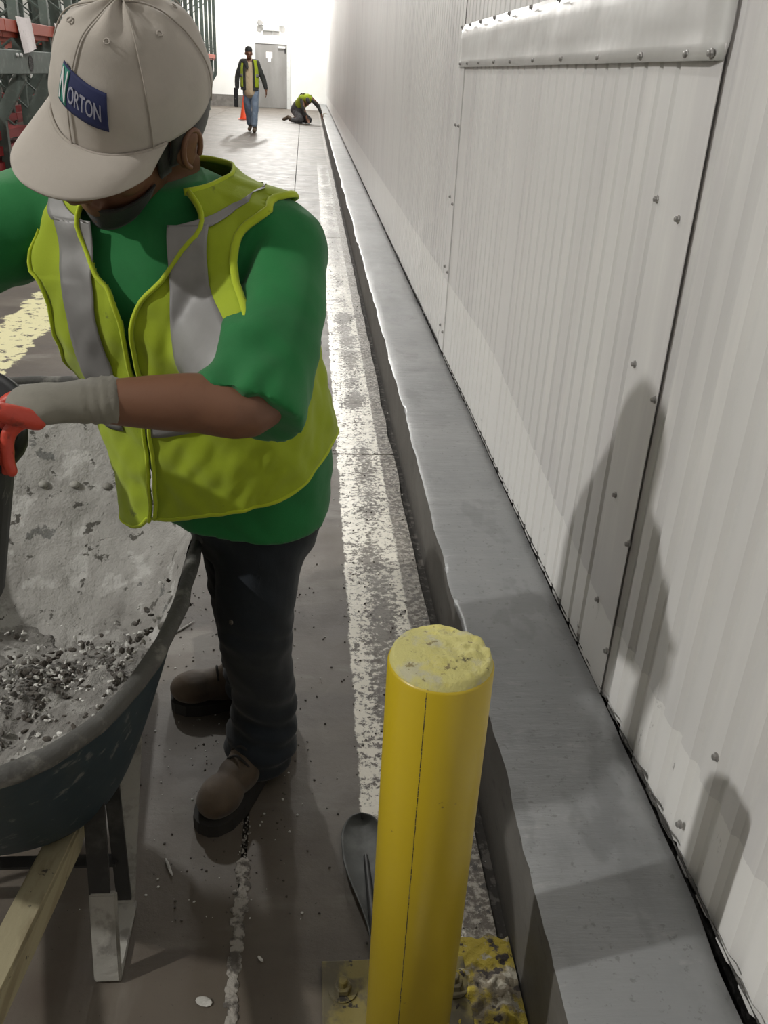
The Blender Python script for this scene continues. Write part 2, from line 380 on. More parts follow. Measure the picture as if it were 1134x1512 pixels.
bmesh.ops.delete(b2, geom=[f for f in b2.faces if f.index not in ids], context='FACES'); bmesh.ops.delete(bm, geom=sid, context='FACES')
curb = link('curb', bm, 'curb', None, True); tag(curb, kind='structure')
tag(link('curb_face', b2, 'curbface', curb, True), 'darker vertical face of the curb')

# ------------------------------------------------------------------ right wall of ribbed sheets
wall = boxo('wall_right', (WX + .03, -4, -.3), (WX + .2, 39.2, 7.5), 'gap'); tag(wall, kind='structure')
def sheet(y0, y1, z0, z1, x=WX, flat=None, pitch=.0833, dep=.006, thin=.3, ragged=0.):
    """vertical ribs; profile runs along Y"""
    prof = [(y0, x)]; k = math.ceil(y0 / pitch) * pitch
    while k + pitch * thin < y1:
        if not (flat and flat[0] < k < flat[1]):
            a = pitch * thin; prof += [(k, x), (k + a * .25, x + dep), (k + a * .75, x + dep), (k + a, x)]
        k += pitch
    prof += [(y1, x)]; bm = bmesh.new()
    zs = [z0, z0 + .04, z0 + .4, z1]
    prof = [q for i, q in enumerate(prof) if i == 0 or q[0] > prof[i - 1][0] + 1e-5]
    rows = [[bm.verts.new((xx, yy, z + (ragged * nz((yy, 0, 0), 40) if i == 0 else 0))) for yy, xx in prof] for i, z in enumerate(zs)]
    for A, B in zip(rows, rows[1:]):
        for i in range(len(A) - 1): bm.faces.new((A[i], A[i + 1], B[i + 1], B[i]))
    r = bmesh.ops.extrude_face_region(bm, geom=bm.faces[:])
    for v in [g for g in r['geom'] if isinstance(g, bmesh.types.BMVert)]: v.co.x += .0015
    bmesh.ops.recalc_face_normals(bm, faces=bm.faces); return bm
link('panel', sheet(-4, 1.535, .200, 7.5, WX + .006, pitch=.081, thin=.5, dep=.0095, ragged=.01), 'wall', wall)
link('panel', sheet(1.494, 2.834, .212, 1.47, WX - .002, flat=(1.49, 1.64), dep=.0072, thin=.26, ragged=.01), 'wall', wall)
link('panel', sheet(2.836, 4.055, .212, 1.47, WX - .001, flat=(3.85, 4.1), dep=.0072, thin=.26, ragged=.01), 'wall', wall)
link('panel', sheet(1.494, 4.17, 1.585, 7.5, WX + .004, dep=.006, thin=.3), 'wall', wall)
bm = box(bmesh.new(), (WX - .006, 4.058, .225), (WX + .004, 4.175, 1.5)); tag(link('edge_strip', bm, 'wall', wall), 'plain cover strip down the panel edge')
yy = 4.18
while yy < 39:
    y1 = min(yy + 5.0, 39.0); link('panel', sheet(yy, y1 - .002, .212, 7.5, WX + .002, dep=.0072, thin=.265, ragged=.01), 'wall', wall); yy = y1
bm = bmesh.new(); pts = []; y = .6
while y < 38.8: pts.append((WX - .001 + .0015 * nz((0, y, 1), 20), y, CH + .001, max(.0008, .0022 + .0035 * nz((0, y, 7), 3) + .003 * nz((0, y, 2), 23)))); y += .012 if y < 6 else .06
tube(bm, pts, 6, 1, False); tag(link('sealant_line', bm, 'gap', wall), 'ragged dark line of sealant where wall meets curb')
# header flashing: shallow plate lapped over the sheets
bm = grid(lambda u, v: V((WX - .011 + .003 * nz((0, 1.5 + 2.7 * u, v), 3) - (.004 if v < .02 else 0) + (.013 if v > .99 or u < .005 else 0), 1.492 + 2.678 * u, 1.445 + .16 * v)), 60, 6, thick=-.002)
tag(link('flashing', bm, 'flash', wall, True), 'smooth aluminium header flashing across the patched opening')
scr = [(1.519, 1.455), (1.62, 1.455), (1.85, 1.455), (2.13, 1.456), (2.45, 1.457), (2.76, 1.457), (3.08, 1.457), (3.36, 1.458), (3.66, 1.458), (3.93, 1.458), (4.12, 1.458),
       (2.54, 1.594), (2.86, 1.595), (3.17, 1.595), (3.42, 1.595), (3.70, 1.595), (3.93, 1.595), (4.15, 1.594)]
pts = [(WX - .014, y, z) for y, z in scr]
SCREWXY = [(1.666, 1.218, -.003), (1.551, 1.199, -.003), (1.63, .913, -.003), (1.503, .884, -.003), (1.607, .638, -.003), (1.494, .583, -.003), (1.598, .386, -.003), (1.497, .320, -.003),
           (1.02, .458, .005), (1.07, .26, .005), (4.16, 1.22, -.008), (4.07, 1.22, -.008), (4.16, .92, -.008), (4.07, .90, -.008), (4.16, .61, -.008), (4.07, .60, -.008), (4.16, .33, -.008), (4.07, .32, -.008)]
pts += [(WX + dx - .001, y, z) for y, z, dx in SCREWXY]
scm = None
for p in pts:
    if scm is None:
        bm = bmesh.new(); ax = (V((0, 1, 0)), V((0, 0, 1)), V((-1, 0, 0)))
        lathe(bm, [(.0075, -.003), (.0075, 0), (.005, .001), (.005, .005), (.003, .006)], (0, 0, 0), 8, ax)
        so = link('screw', bm, 'screw', wall, False, V(p)); scm = so.data
    else: so = link('screw', scm, None, wall, False, V(p))

# ------------------------------------------------------------------ far wall, ceiling, other walls
FY = 38.9
fwall = boxo('wall_far', (-12, FY, -.3), (.9, FY + .3, 7.5), 'farwall'); tag(fwall, kind='structure')
bb = boxo('baseboard_far', (-12, FY - .12, 0), (-2.32, FY, .42), 'base'); tag(bb, kind='structure')
bb = boxo('baseboard_far', (-.72, FY - .12, 0), (CX, FY, .30), 'farwall'); tag(bb, kind='structure')
wl = boxo('wall_left', (-12.2, -4, -.3), (-12, 39.2, 7.5), 'farwall'); tag(wl, kind='structure')
wb = boxo('wall_back', (-12, -4.2, -.3), (.9, -4, 7.5), 'base'); tag(wb, kind='structure')
ce = boxo('ceiling', (-12.2, -4.2, 7.5), (.9, 39.2, 7.7), 'ceil'); tag(ce, kind='structure')
DX0, DX1, DZ = -2.16, -.93, 2.28
door = boxo('door_1', (DX0, FY - .07, .01), (DX1, FY - .01, DZ), 'steel', None, .006); tag(door, kind='structure')
bm = bmesh.new(); box(bm, (DX0 - .14, FY - .10, 0), (DX0, FY, DZ + .13)); box(bm, (DX1, FY - .10, 0), (DX1 + .14, FY, DZ + .13)); box(bm, (DX0, FY - .10, DZ), (DX1, FY, DZ + .13))
link('door_frame', bm, 'frame', door)
bm = bmesh.new(); box(bm, (DX0 + .06, FY - .10, .98), (DX0 + .12, FY - .07, 1.14), .004); tube(bm, [(DX0 + .09, FY - .11, 1.08, .014), (DX0 + .09, FY - .15, 1.08, .014), (DX0 + .22, FY - .15, 1.08, .013)], 8, 3)
link('door_handle', bm, 'white', door, True)
bm = bmesh.new(); box(bm, (DX1 - .34, FY - .14, DZ - .14), (DX1 - .06, FY - .07, DZ - .07), .005); link('door_closer', bm, 'frame', door)
bm = box(bmesh.new(), (-1.74, FY - .08, 1.78), (-1.50, FY - .07, 2.0)); box(bm, (-1.68, FY - .08, 1.66), (-1.56, FY - .07, 1.78)); tag(link('door_notice', bm, 'paper', door), 'white notice taped to the door')
bm = box(bmesh.new(), (DX1 - .09, FY - .09, 1.98), (DX1 - .03, FY - .07, 2.15)); link('door_hinge', bm, 'strap', door)
FYK = FY; FY = FY - .02
em = thing('emergency_light', 'small grey emergency light with lamp heads mounted above the far steel door', 'emergency light', (-1.55, FY, 2.85))
boxo('housing', (-1.85, FY - .12, 2.72), (-1.22, FY - .0, 2.94), 'frame', em, .02)
bm = bmesh.new(); lathe(bm, [(.05, 0), (.11, .07), (.11, .11), (.09, .12)], (-1.95, FY - .08, 2.98), 14, (V((1, 0, 0)), V((0, 0, 1)), V((0, -1, 0)))); tube(bm, [(-1.86, FY - .06, 2.88, .02), (-1.95, FY - .07, 2.98, .02)], 8, 1)
link('lamp_head', bm, 'steel', em)
bm = bmesh.new(); lathe(bm, [(.05, 0), (.11, .07), (.11, .11), (.09, .12)], (-1.12, FY - .08, 3.0), 14, (V((1, 0, 0)), V((0, 0, 1)), V((0, -1, 0)))); tube(bm, [(-1.22, FY - .06, 2.88, .02), (-1.12, FY - .07, 3.0, .02)], 8, 1)
link('lamp_head', bm, 'frame', em)
bm = bmesh.new(); tube(bm, [(-1.5, FY - .02, 2.42, .018), (-1.5, FY - .02, 2.72, .018)], 8, 1); link('conduit', bm, 'frame', em)
FY = FYK

# ------------------------------------------------------------------ pallet racks
def rack(x0, x1, y0, y1, pitch, label, top=6.2):
    t = thing('pallet_rack', label, 'rack', ((x0 + x1) / 2, (y0 + y1) / 2, 0), 'rack rows on the left')
    n = int((y1 - y0) / pitch) + 1; post = None
    for i in range(n):
        y = y0 + i * pitch; bm = bmesh.new()
        for x, s in ((x1, 1), (x0, -1)):
            # slant-back foot at the aisle side, straight post above
            if s == 1:
                box(bm, (x - .05, y - .04, 1.15), (x + .05, y + .04, top))
                for q in ((.30, 0), ): pass
                vs = [(x - .33, 0), (x - .23, 0), (x - .23, .72), (x + .05, 1.15), (x - .05, 1.25), (x - .33, .80)]
                A = [bm.verts.new((a, y - .04, b)) for a, b in vs]; B = [bm.verts.new((a, y + .04, b)) for a, b in vs]
                bm.faces.new(A); bm.faces.new(list(reversed(B)))
                for k in range(6): bm.faces.new((A[k], B[k], B[(k + 1) % 6], A[(k + 1) % 6]))
            else: box(bm, (x - .05, y - .04, 0), (x + .05, y + .04, top))
        z = .3; f = 0
        while z < top - .9:
            a, b = ((x0, z), (x1 - (.2 if z < 1 else 0), z + .8)); a, b = (a, b) if f else ((x0, z + .8), (x1 - (.2 if z < 1 else 0), z))
            tube(bm, [(a[0], y, a[1], .016), (b[0], y, b[1], .016)], 5, 1, False); z += .8; f ^= 1
        bmesh.ops.recalc_face_normals(bm, faces=bm.faces)
        if post is None: post = link('upright_frame', bm, 'green', t); base = post.data
        else:
            bm.free(); o = bpy.data.objects.new('upright_frame', base); COL.objects.link(o); o.parent = t
            o.matrix_parent_inverse = Matrix.Translation(-root_loc(t)); o.location = (0, y - y0, 0)
    return t
RX = -3.3
r1 = rack(-4.4, RX, 8.9, 34.5, 1.28, 'green pallet rack row with orange beams nearest the aisle')
r2 = rack(-6.4, -5.3, 8.3, 34.5, 1.28, 'second green pallet rack row just behind the aisle rack')
r3 = rack(-8.8, -7.7, 8.3, 34.5, 1.28, 'third green pallet rack row beside the left wall')
for t, xr in ((r1, RX), (r2, -5.3), (r3, -7.7)):
    xs = (xr, xr - 1.1)
    for x in xs:
        for z, mt in ((1.62, 'orange'), (3.4, 'orange'), (5.1, 'orange'), (.32, 'red')) if t is not r1 else ((1.63, 'orange'), (3.6, 'orange'), (5.2, 'orange')):
            a, b = 8.3, 34.5
            while a < b - 1:
                c = min(a + 2.56, b)
                xa = x - (.28 if z < 1 and x == xr else 0)
                bm = bmesh.new(); box(bm, (xa - .03, a + .01, z), (xa + .07, c - .01, z + .12), .006); box(bm, (xa - .03, a + .01, z - .05), (xa + .03, c - .01, z))
                link('beam', bm, mt, t); a = c
# wide green guard plate below the front beam, with a round hole and bolts
bm = bmesh.new()
box(bm, (RX + .05, 9.0, 1.22), (RX + .08, 13.4, 1.46), .008)
tag(link('guard_plate', bm, 'green', r1), 'wide green plate with a round hole under the orange beam')
bm = bmesh.new(); lathe(bm, [(.05, 0), (.085, 0), (.085, .006), (.07, .004), (.02, .003)], (RX + .079, 11.62, 1.33), 20, (V((0, 1, 0)), V((0, 0, 1)), V((1, 0, 0)))); link('bolt_hole', bm, 'gap', r1)
for yb in (11.1, 11.25): bm = bmesh.new(); lathe(bm, [(.02, 0), (.02, .02), (.012, .024)], (RX + .079, yb, 1.41), 8, (V((0, 1, 0)), V((0, 0, 1)), V((1, 0, 0)))); link('bolt', bm, 'white', r1)
for i, (ya, wd) in enumerate(((11.22, .58), (12.85, .36))):
    bm = grid(lambda u, v: V((RX + .085 + .02 * math.sin(u * 5 + i) * (1 - v) + .015 * (1 - v), ya + wd * u + .12 * (1 - v) * (1 if i == 0 else .1), 1.79 - (.36 if i == 0 else .33) * (1 - v) * (1 - .15 * u))), 8, 6, thick=.002)
    tg = link('paper_tag', bm, 'paper'); tag(tg, ['larger crumpled white paper tag hung on the orange beam at far left', 'smaller white paper tag hung on the orange beam near the cap'][i], 'tag', 'paper tags on the orange beam')
# red low shelving goods between racks
for k in range(7):
    z = .22 + (k % 4) * .17; y = 10.2 + (k // 4) * 1.5
    bm = bmesh.new(); box(bm, (-4.6, y, z), (-3.62, y + 1.25, z + .03)); box(bm, (-3.66, y, z - .05), (-3.6, y + 1.25, z + .05))
    link('rail', bm, 'red', r1)
# guard post
gp = thing('guard_post', 'green steel guard post with a white band at the left edge before the racks', 'post', (-2.83, 8.0, 0))
bm = bmesh.new(); lathe(bm, [(.05, 0), (.05, .94), (.045, 1.0), (.02, 1.02)], (-2.83, 8.0, 0), 20); link('tube', bm, 'green', gp, True)
bm = bmesh.new(); lathe(bm, [(.0515, .68), (.0515, .82)], (-2.83, 8.0, 0), 20); link('band', bm, 'white', gp)
# ------------------------------------------------------------------ bollard
BX, BY, BR, BH = .162, .850, .0645, .784
bol = thing('bollard', 'yellow painted steel bollard filled with concrete in the foreground', 'bollard', (BX, BY, 0))
bm = bmesh.new(); N = 64
prof = [(BR - .006, .01), (BR, .012), (BR, BH - .012), (BR - .0015, BH - .009), (BR - .004, BH - .008)]
rings = [[bm.verts.new((BX + r * math.cos(2 * PI * k / N), BY + r * math.sin(2 * PI * k / N), z)) for k in range(N)] for r, z in prof]
for A, B in zip(rings, rings[1:]):
    for k in range(N): bm.faces.new((A[k], A[(k + 1) % N], B[(k + 1) % N], B[k]))
bm.faces.new(list(reversed(rings[0]))); bmesh.ops.recalc_face_normals(bm, faces=bm.faces)
link('post', bm, 'yellow', bol, True)
bm = bmesh.new(); c0 = bm.verts.new((BX, BY, BH + .006)); last = None
for i in range(1, 17):
    r = (BR - .001) * i / 16; e = i / 16
    ring = []
    for k in range(N):
        a = 2 * PI * k / N; x, y = r * math.cos(a), r * math.sin(a)
        rough_side = sstep(-.01, .05, x) * .0035
        z = BH + .007 * (1 - e * e) - .013 * (e > .99) + (.0012 + rough_side) * nz((x, y, 0), 90) * (e < .95) + .001 * nz((x, y, 5), 240)
        ring.append(bm.verts.new((BX + x, BY + y, z)))
    if last is None:
        for k in range(N): bm.faces.new((c0, ring[k], ring[(k + 1) % N]))
    else:
        for k in range(N): bm.faces.new((last[k], ring[k], ring[(k + 1) % N], last[(k + 1) % N]))
    last = ring
link('concrete_cap', bm, 'capc', bol, True)['label'] = 'pale yellow pitted concrete cap'
# weld seam down the pipe
bm = bmesh.new(); a0 = math.radians(247)
for k in range(260):
    z = .02 + k * .0029; a = a0 + .0012 * nz((0, 0, z), 60) * 8
    box(bm, (BX + (BR - .002) * math.cos(a) - .0006, BY + (BR - .0) * math.sin(a) - .0006, z), (BX + (BR - .002) * math.cos(a) + .0005, BY + BR * math.sin(a) + .0006, z + rnd.uniform(.0012, .0032)))
link('weld_seam', bm, 'gap', bol)
boxo('base_plate', (BX - .130, BY - .165, .0), (BX + .120, BY + .165, .012), 'plate', bol, .002)
for sx, sy in ((-1, 1), (1, 1), (-1, -1), (1, -1)):
    bx, by = BX + sx * .095, BY + sy * .108
    bm = bmesh.new(); lathe(bm, [(.024, .012), (.024, .015)], (bx, by, 0), 24); lathe(bm, [(.015, .015), (.015, .027), (.013, .028)], (bx, by, 0), 6); lathe(bm, [(.008, .028), (.008, .040), (.006, .042)], (bx, by, 0), 12)
    link('anchor_bolt', bm, 'plate', bol)
# splashed rough concrete between plate and curb, and pale crumbs around
def pad(u, v):
    x = .232 + .141 * u; y = .50 + .56 * v; e = min(u, v, 1 - v, 1 - u) * 6
    return V((x + .02 * nz((0, v * 5, 1), 2) * (1 - u), y + .03 * nz((u * 3, 1, 1), 2) * v, .001 + min(1, e) * (.007 + .012 * abs(nz((x, y, 0), 26)) + .006 * nz((x, y, 1), 70))))
pd = link('mortar_pad', grid(pad, 80, 160), 'splash', None, True); tag(pd, 'rough yellow-splashed concrete patch between the bollard base and the curb', 'concrete patch')

# ------------------------------------------------------------------ scoop blade lying behind the bollard
sh = thing('scoop', 'dull grey steel scoop blade lying on the floor behind the yellow bollard', 'scoop', (.115, 1.2, 0))
def scoop(u, v):
    y = 1.345 - .30 * v; wd = .046 * math.sqrt(max(.0, 1 - (max(0, .25 - v) / .25) ** 2)) * (1 - .80 * sstep(.35, 1.0, v)); s = (u - .5) * 2
    return V((.118 + .012 * v + wd * s, y, .006 + .016 * s * s * (1 - .4 * v) + .004 * sstep(.35, .5, v)))
link('blade', grid(scoop, 20, 50, thick=-.0025), 'blade', sh, True)
bm = bmesh.new(); tube(bm, [(.122, 1.24, .012, .005), (.126, 1.12, .015, .008), (.130, 1.045, .016, .010)], 10, 4); link('socket', bm, 'strap', sh, True)

# ------------------------------------------------------------------ wheelbarrow
wbw = thing('wheelbarrow', 'dark blue wheelbarrow crusted with dried mortar beside the worker', 'wheelbarrow', (-.53, 1.4, 0))
TX = -.545
def tray_pt(a, t, off=0.):
    """a: angle round the tray, t: 0 bottom .. 1 rim"""
    c, s = math.cos(a), math.sin(a); n = 3.0
    k = (abs(c) ** n + abs(s) ** n) ** (-1 / n); c, s = c * k, s * k
    hx = .235 + (.345 - .235) * (t ** .8); yb0, yb1 = 1.00, 1.52; yr0, yr1 = .80, 2.03
    y0 = yb0 + (yr0 - yb0) * t ** .85; y1 = yb1 + (yr1 - yb1) * t ** .95
    hy = (y1 - y0) / 2 - off; hx -= off; yc = (y0 + y1) / 2
    y = yc + s * hy; z = .30 + t * (.32 + .10 * sstep(1.45, 2.05, y))
    return V((TX + c * hx, y, z))
NA = 96
def shell(off, lift, tmax, nm, mt, disp=0.):
    def f(u, v):
        if v < .35:  # bottom
            p = tray_pt(u * 2 * PI, 0, off); c = V((TX, 1.27, .30)); q = c + (p - c) * (v / .35)
        else: q = tray_pt(u * 2 * PI, (v - .35) / .65 * tmax, off)
        q.z += lift
        if disp: q += V((0, 0, 1)) * disp * nz(q, 9) + V((0, 0, 1)) * disp * .5 * nz(q, 35)
        return q
    return f
link('tray', grid(shell(0, 0, 1, '', ''), NA, 40, closed=True, thick=.003), 'tray', wbw, True)
def lin(u, v):
    v = max(v, .02); q = shell(.005, .006, .985, '', '')(u, v); nrm = V((TX, 1.3, .8)) - q; nrm.normalize()
    return q + nrm * (.004 + .009 * max(-.4, nz(q, 11)) + .005 * nz(q, 33) * (v < .97))
link('mortar_lining', grid(lin, 220, 90, closed=True), 'mortar', wbw, True)['label'] = 'grey dried mortar crust lining the tray'
bm = bmesh.new(); P = [tray_pt(2 * PI * k / 80, 1) for k in range(81)]
tube(bm, [(p.x + .003 * nz(p, 30), p.y, p.z, .0125 + .003 * nz(p, 17)) for p in P], 10, 1, False); link('rim', bm, 'rimm', wbw, True)
for q in ((-.38, 1.84), (-.62, 1.86), (-.30, 1.66), (-.5, 1.88), (-.245, 1.3)):
    p0 = V((q[0], q[1], .8)); bm = bmesh.new(); nn = (V((TX, 1.3, .95)) - V((q[0], q[1], .5))).normalized()
    t_ = .62 if q[1] > 1.6 else .7
    aa = math.atan2(q[1] - 1.35, q[0] - TX); pp = tray_pt(aa, t_, .012) + nn * .008
    ell(bm, pp, (.011, .011, .008), None, 12); link('carriage_bolt', bm, 'crust', wbw, True)
# heap of rubble and powder in the bottom
def heap(u, v):
    a = u * 2 * PI; p = tray_pt(a, .38 * v if v > 0 else 0, .015); c = V((TX, 1.2, .42)); q = c + (p - c) * v
    q.z = .395 + .025 * v - .075 * sstep(1.30, 1.55, q.y) + .04 * nz((q.x, q.y, 0), 7) + .014 * nz((q.x, q.y, 0), 30) + .006 * nz((q.x, q.y, 0), 80) 
    return q
tag(link('mortar_rubble', grid(heap, 120, 60, closed=True), 'heap', wbw, True), 'loose grey mortar powder and crumbs', kind='stuff')
for mt, nm, cnt, lb in (('chip', 'pale_chips', 330, 'scattered pale mortar flakes'), ('dchip', 'dark_crumbs', 420, 'dark mortar crumbs')):
    bm = bmesh.new()
    for k in range(cnt):
        if k % 3: x, y = rnd.gauss(-.42, .09), rnd.gauss(1.30, .06)
        else: x, y = rnd.uniform(-.78, -.30), rnd.uniform(.95, 1.45)
        a = math.atan2(y - 1.3, x - TX); d = min(1, math.hypot((x - TX) / .3, (y - 1.3) / .45))
        z = .408 + .04 * nz((x, y, 0), 7) + .014 * nz((x, y, 0), 30) + .16 * sstep(.62, 1.05, d)
        s = rnd.uniform(.002, .0075 if mt == 'chip' else .009)
        R = Matrix.Rotation(rnd.uniform(0, 6), 4, V((rnd.random(), rnd.random(), rnd.random() + .3)).normalized())
        bmesh.ops.create_icosphere(bm, subdivisions=1, radius=s, matrix=Matrix.Translation((x, y, z)) @ R @ Matrix.Diagonal((1, rnd.uniform(.5, 1), .4, 1)))
    tag(link(nm, bm, mt, wbw), lb, kind='stuff')
# wooden handles and undercarriage
def bar(bm, a, b, w_, h_, bev=.003):
    a, b = V(a), V(b); d = (b - a); L = d.length; y = d.normalized(); x = y.cross(V((0, 0, 1))).normalized(); z = x.cross(y)
    mt = Matrix((x, y, z)).transposed().to_4x4(); mt.translation = (a + b) / 2
    r = bmesh.ops.create_cube(bm, size=1, matrix=mt @ Matrix.Diagonal((w_, L, h_, 1)))
    if bev: bmesh.ops.bevel(bm, geom=list({e for v in r['verts'] for e in v.link_edges}), offset=bev, segments=2, affect='EDGES')
    return bm
for s in (1, -1):
    x0 = TX + s * .235
    link('handle', bar(bar(bmesh.new(), (TX + s * .145, .30, .45), (TX + s * .160, 1.06, .268), .046, .046, .004), (TX + s * .160, 1.05, .268), (TX + s * .105, 1.95, .165), .046, .046, .004), 'wood', wbw)
    # strap leg: rear post, foot, front strut
    xl = TX + s * .215
    link('leg', bar(bar(bmesh.new(), (xl - .005 * s, 1.07, .36), (xl - .005 * s, 1.035, .17), .034, .006, 0), (xl + s * .0, 1.16, .33), (xl, 1.15, .02), .026, .006, 0), 'strap', wbw)
    link('foot', bar(bmesh.new(), (xl, 1.035, .175), (xl, 1.0, .006), .044, .014, .003), 'crust', wbw)['label'] = 'mortar-crusted flat leg foot'
    link('runner', bar(bar(bmesh.new(), (xl, .998, .006), (xl, 1.155, .006), .044, .010, .002), (xl, 1.15, .01), (xl, 1.36, .28), .036, .007, .001), 'crust', wbw)
    bm = bmesh.new(); tube(bm, [(TX + s * .10, 1.5, .27, .009), (TX + s * .09, 1.95, .2, .009), (TX + s * .06, 2.13, .19, .009)], 8, 3); link('fork', bm, 'strap', wbw)
link('cross_brace', bar(bmesh.new(), (TX - .21, 1.15, .12), (TX + .21, 1.15, .12), .025, .006, 0), 'strap', wbw)
for y, z in ((1.12, .315), (1.46, .265)): boxo('cross_member', (TX - .2, y - .03, z - .035), (TX + .2, y + .03, z), 'strap', wbw, .003)
wc = V((TX, 2.14, .19)); bm = bmesh.new(); ax = (V((0, 1, 0)), V((0, 0, 1)), V((1, 0, 0)))
rg = []
for k in range(40):
    a = 2 * PI * k / 40; rg.append([bm.verts.new(wc + V((.045 * math.cos(b), (.145 + .042 * math.sin(b)) * math.cos(a), (.145 + .042 * math.sin(b)) * math.sin(a)))) for b in [2 * PI * j / 12 for j in range(12)]])
for k in range(40):
    for j in range(12): bm.faces.new((rg[k][j], rg[(k + 1) % 40][j], rg[(k + 1) % 40][(j + 1) % 12], rg[k][(j + 1) % 12]))
link('tyre', bm, 'rubber', wbw, True)
bm = bmesh.new(); lathe(bm, [(.105, -.02), (.09, -.008), (.02, -.03), (.02, .03), (.09, .008), (.105, .02)], wc, 24, ax); link('wheel_hub', bm, 'crust', wbw, True)

# ------------------------------------------------------------------ black pail held over the tray
pc = V((-.528, 1.07, .875)); pz = V((.10, -.05, 1)).normalized(); px = (V((1, 0, 0)) - pz * pz.x).normalized(); py = pz.cross(px)
pail = thing('pail', 'black plastic pail held in red-dipped gloves at the left edge', 'bucket', tuple(pc - pz * .14))
bm = bmesh.new(); lathe(bm, [(.115, -.14), (.118, -.138), (.150, .13), (.156, .13), (.158, .14), (.150, .145), (.146, .135), (.112, -.128), (.02, -.13)], pc, 40, (px, py, pz)); link('body', bm, 'plastic', pail, True)
bm = bmesh.new(); lathe(bm, [(.150, .085), (.158, .085), (.158, .095), (.151, .095)], pc, 40, (px, py, pz)); link('rib', bm, 'plastic', pail, True)

# ------------------------------------------------------------------ main worker
WR = V((-.10, 1.6, 0))
man = thing('person', 'person in green t-shirt, yellow hi-vis vest and beige cap bending over the wheelbarrow', 'person', tuple(WR))
# head frame
HO = V((-.236, 1.285, 1.350)); hu = V((.05, -.56, .82)).normalized(); hf = V((-.56, -.65, -.41)); hf = (hf - hu * hf.dot(hu)).normalized(); hl = hu.cross(hf)
HS = 1.045
def H(l, f, u): return HO + (hl * l + hf * f + hu * u) * HS
HA = (hl, hf, hu)
# torso definition
TL = V((.965, -.26, -.02)).normalized()
SP = [  # v, centre, half width, front depth, back depth
    (-.06, (-.112, 1.475, .665), .146, .125, .110), (0.05, (-.112, 1.472, .715), .150, .125, .120), (.16, (-.118, 1.465, .775), .158, .128, .120), (.34, (-.142, 1.430, .880), .160, .130, .120),
    (.52, (-.176, 1.395, .985), .174, .125, .130), (.68, (-.200, 1.372, 1.075), .188, .118, .135), (.80, (-.205, 1.365, 1.140), .192, .100, .130),
    (.88, (-.212, 1.362, 1.190), .165, .082, .110), (.94, (-.214, 1.358, 1.225), .115, .068, .088), (1.0, (-.216, 1.352, 1.255), .066, .058, .062)]
def spine(v):
    v = max(-.06, min(1, v)); i = 0
    while i < len(SP) - 2 and v > SP[i + 1][0]: i += 1
    def g(k): s = SP[max(0, min(len(SP) - 1, k))]; return [*s[1], s[2], s[3], s[4]]
    t = (v - SP[i][0]) / (SP[i + 1][0] - SP[i][0]); t = max(0, min(1, t))
    p0, p1, p2, p3 = g(i - 1), g(i), g(i + 1), g(i + 2)
    r = [.5 * (2 * b + (c - a) * t + (2 * a - 5 * b + 4 * c - d) * t * t + (3 * b - a - 3 * c + d) * t ** 3) for a, b, c, d in zip(p0, p1, p2, p3)]
    return V(r[:3]), r[3], r[4], r[5]
def torso(th, v, off=0., hang=0.):
    c, a, bf, bb = spine(v); c2 = spine(min(1, v + .03))[0]; c1 = spine(max(-.06, v - .03))[0]; ax = (c2 - c1).normalized()
    l = (TL - ax * TL.dot(ax)).normalized(); f = l.cross(ax).normalized()
    if f.y > 0: f = -f
    s, co = math.sin(th), math.cos(th); n = 2.4; k = (abs(s) ** n + abs(co) ** n) ** (-1 / n)
    b = bf if co > 0 else bb
    r = V((0, 0, 0)) + l * s * k * (a + off) + f * co * k * (b + off)
    up = ax * off * sstep(.75, 1, v)
    p = c + r + up
    if hang and v < .5:
        wgt = sstep(-.35, .75, co) * hang; q = torso(th, .5, off); q = V((q.x, q.y, q.z - (.5 - v) * .60)); p = p.lerp(q, wgt)
    return p
def folds(p, amp=.004): return amp * (nz((p.x * 1.0, p.y, p.z * .55), 13) + .6 * nz((p.x + p.z * .8, p.y, p.z * .4), 27))
# --- body (one continuous skin)
bm = bmesh.new()
# radii below are scaled with the head frame
HAS = tuple(a * HS for a in HA)
ell(bm, H(0, -.012, .012), (.076, .094, .098), HAS, 24); ell(bm, H(0, .028, -.060), (.061, .062, .078), HAS, 20); ell(bm, H(0, .062, -.122), (.032, .030, .028), HAS)
ell(bm, H(0, .02, -.09), (.052, .055, .040), HAS)
for s in (1, -1):
    ell(bm, H(.040 * s, .060, -.052), (.024, .022, .022), HAS); ell(bm, H(.028 * s, .082, -.020), (.024, .012, .009), HAS)
    ell(bm, H(.079 * s, -.012, -.030), (.008, .020, .031), HAS); ell(bm, H(.084 * s, -.02, -.012), (.006, .012, .016), HAS); ell(bm, H(.014 * s, .104, -.072), (.008, .010, .008), HAS)
tube(bm, [(*H(0, .086, -.018), .009), (*H(0, .102, -.046), .011), (*H(0, .116, -.066), .0145), (*H(0, .104, -.076), .010)], 12, 4)
ell(bm, H(0, .092, -.094), (.024, .010, .006), HAS); ell(bm, H(0, .090, -.106), (.021, .010, .007), HAS)
tube(bm, [(*H(0, -.03, -.03), .058), (*(H(0, -.045, -.10)), .055), (-.216, 1.38, 1.24, .060), (-.205, 1.39, 1.19, .075)], 20, 4)
tube(bm, [(-.205, 1.38, 1.16, .11, .085), (-.17, 1.40, 1.05, .13, .10), (-.12, 1.44, .90, .12, .095), (-.09, 1.48, .72, .125, .10)], 24, 4, ref=TL)
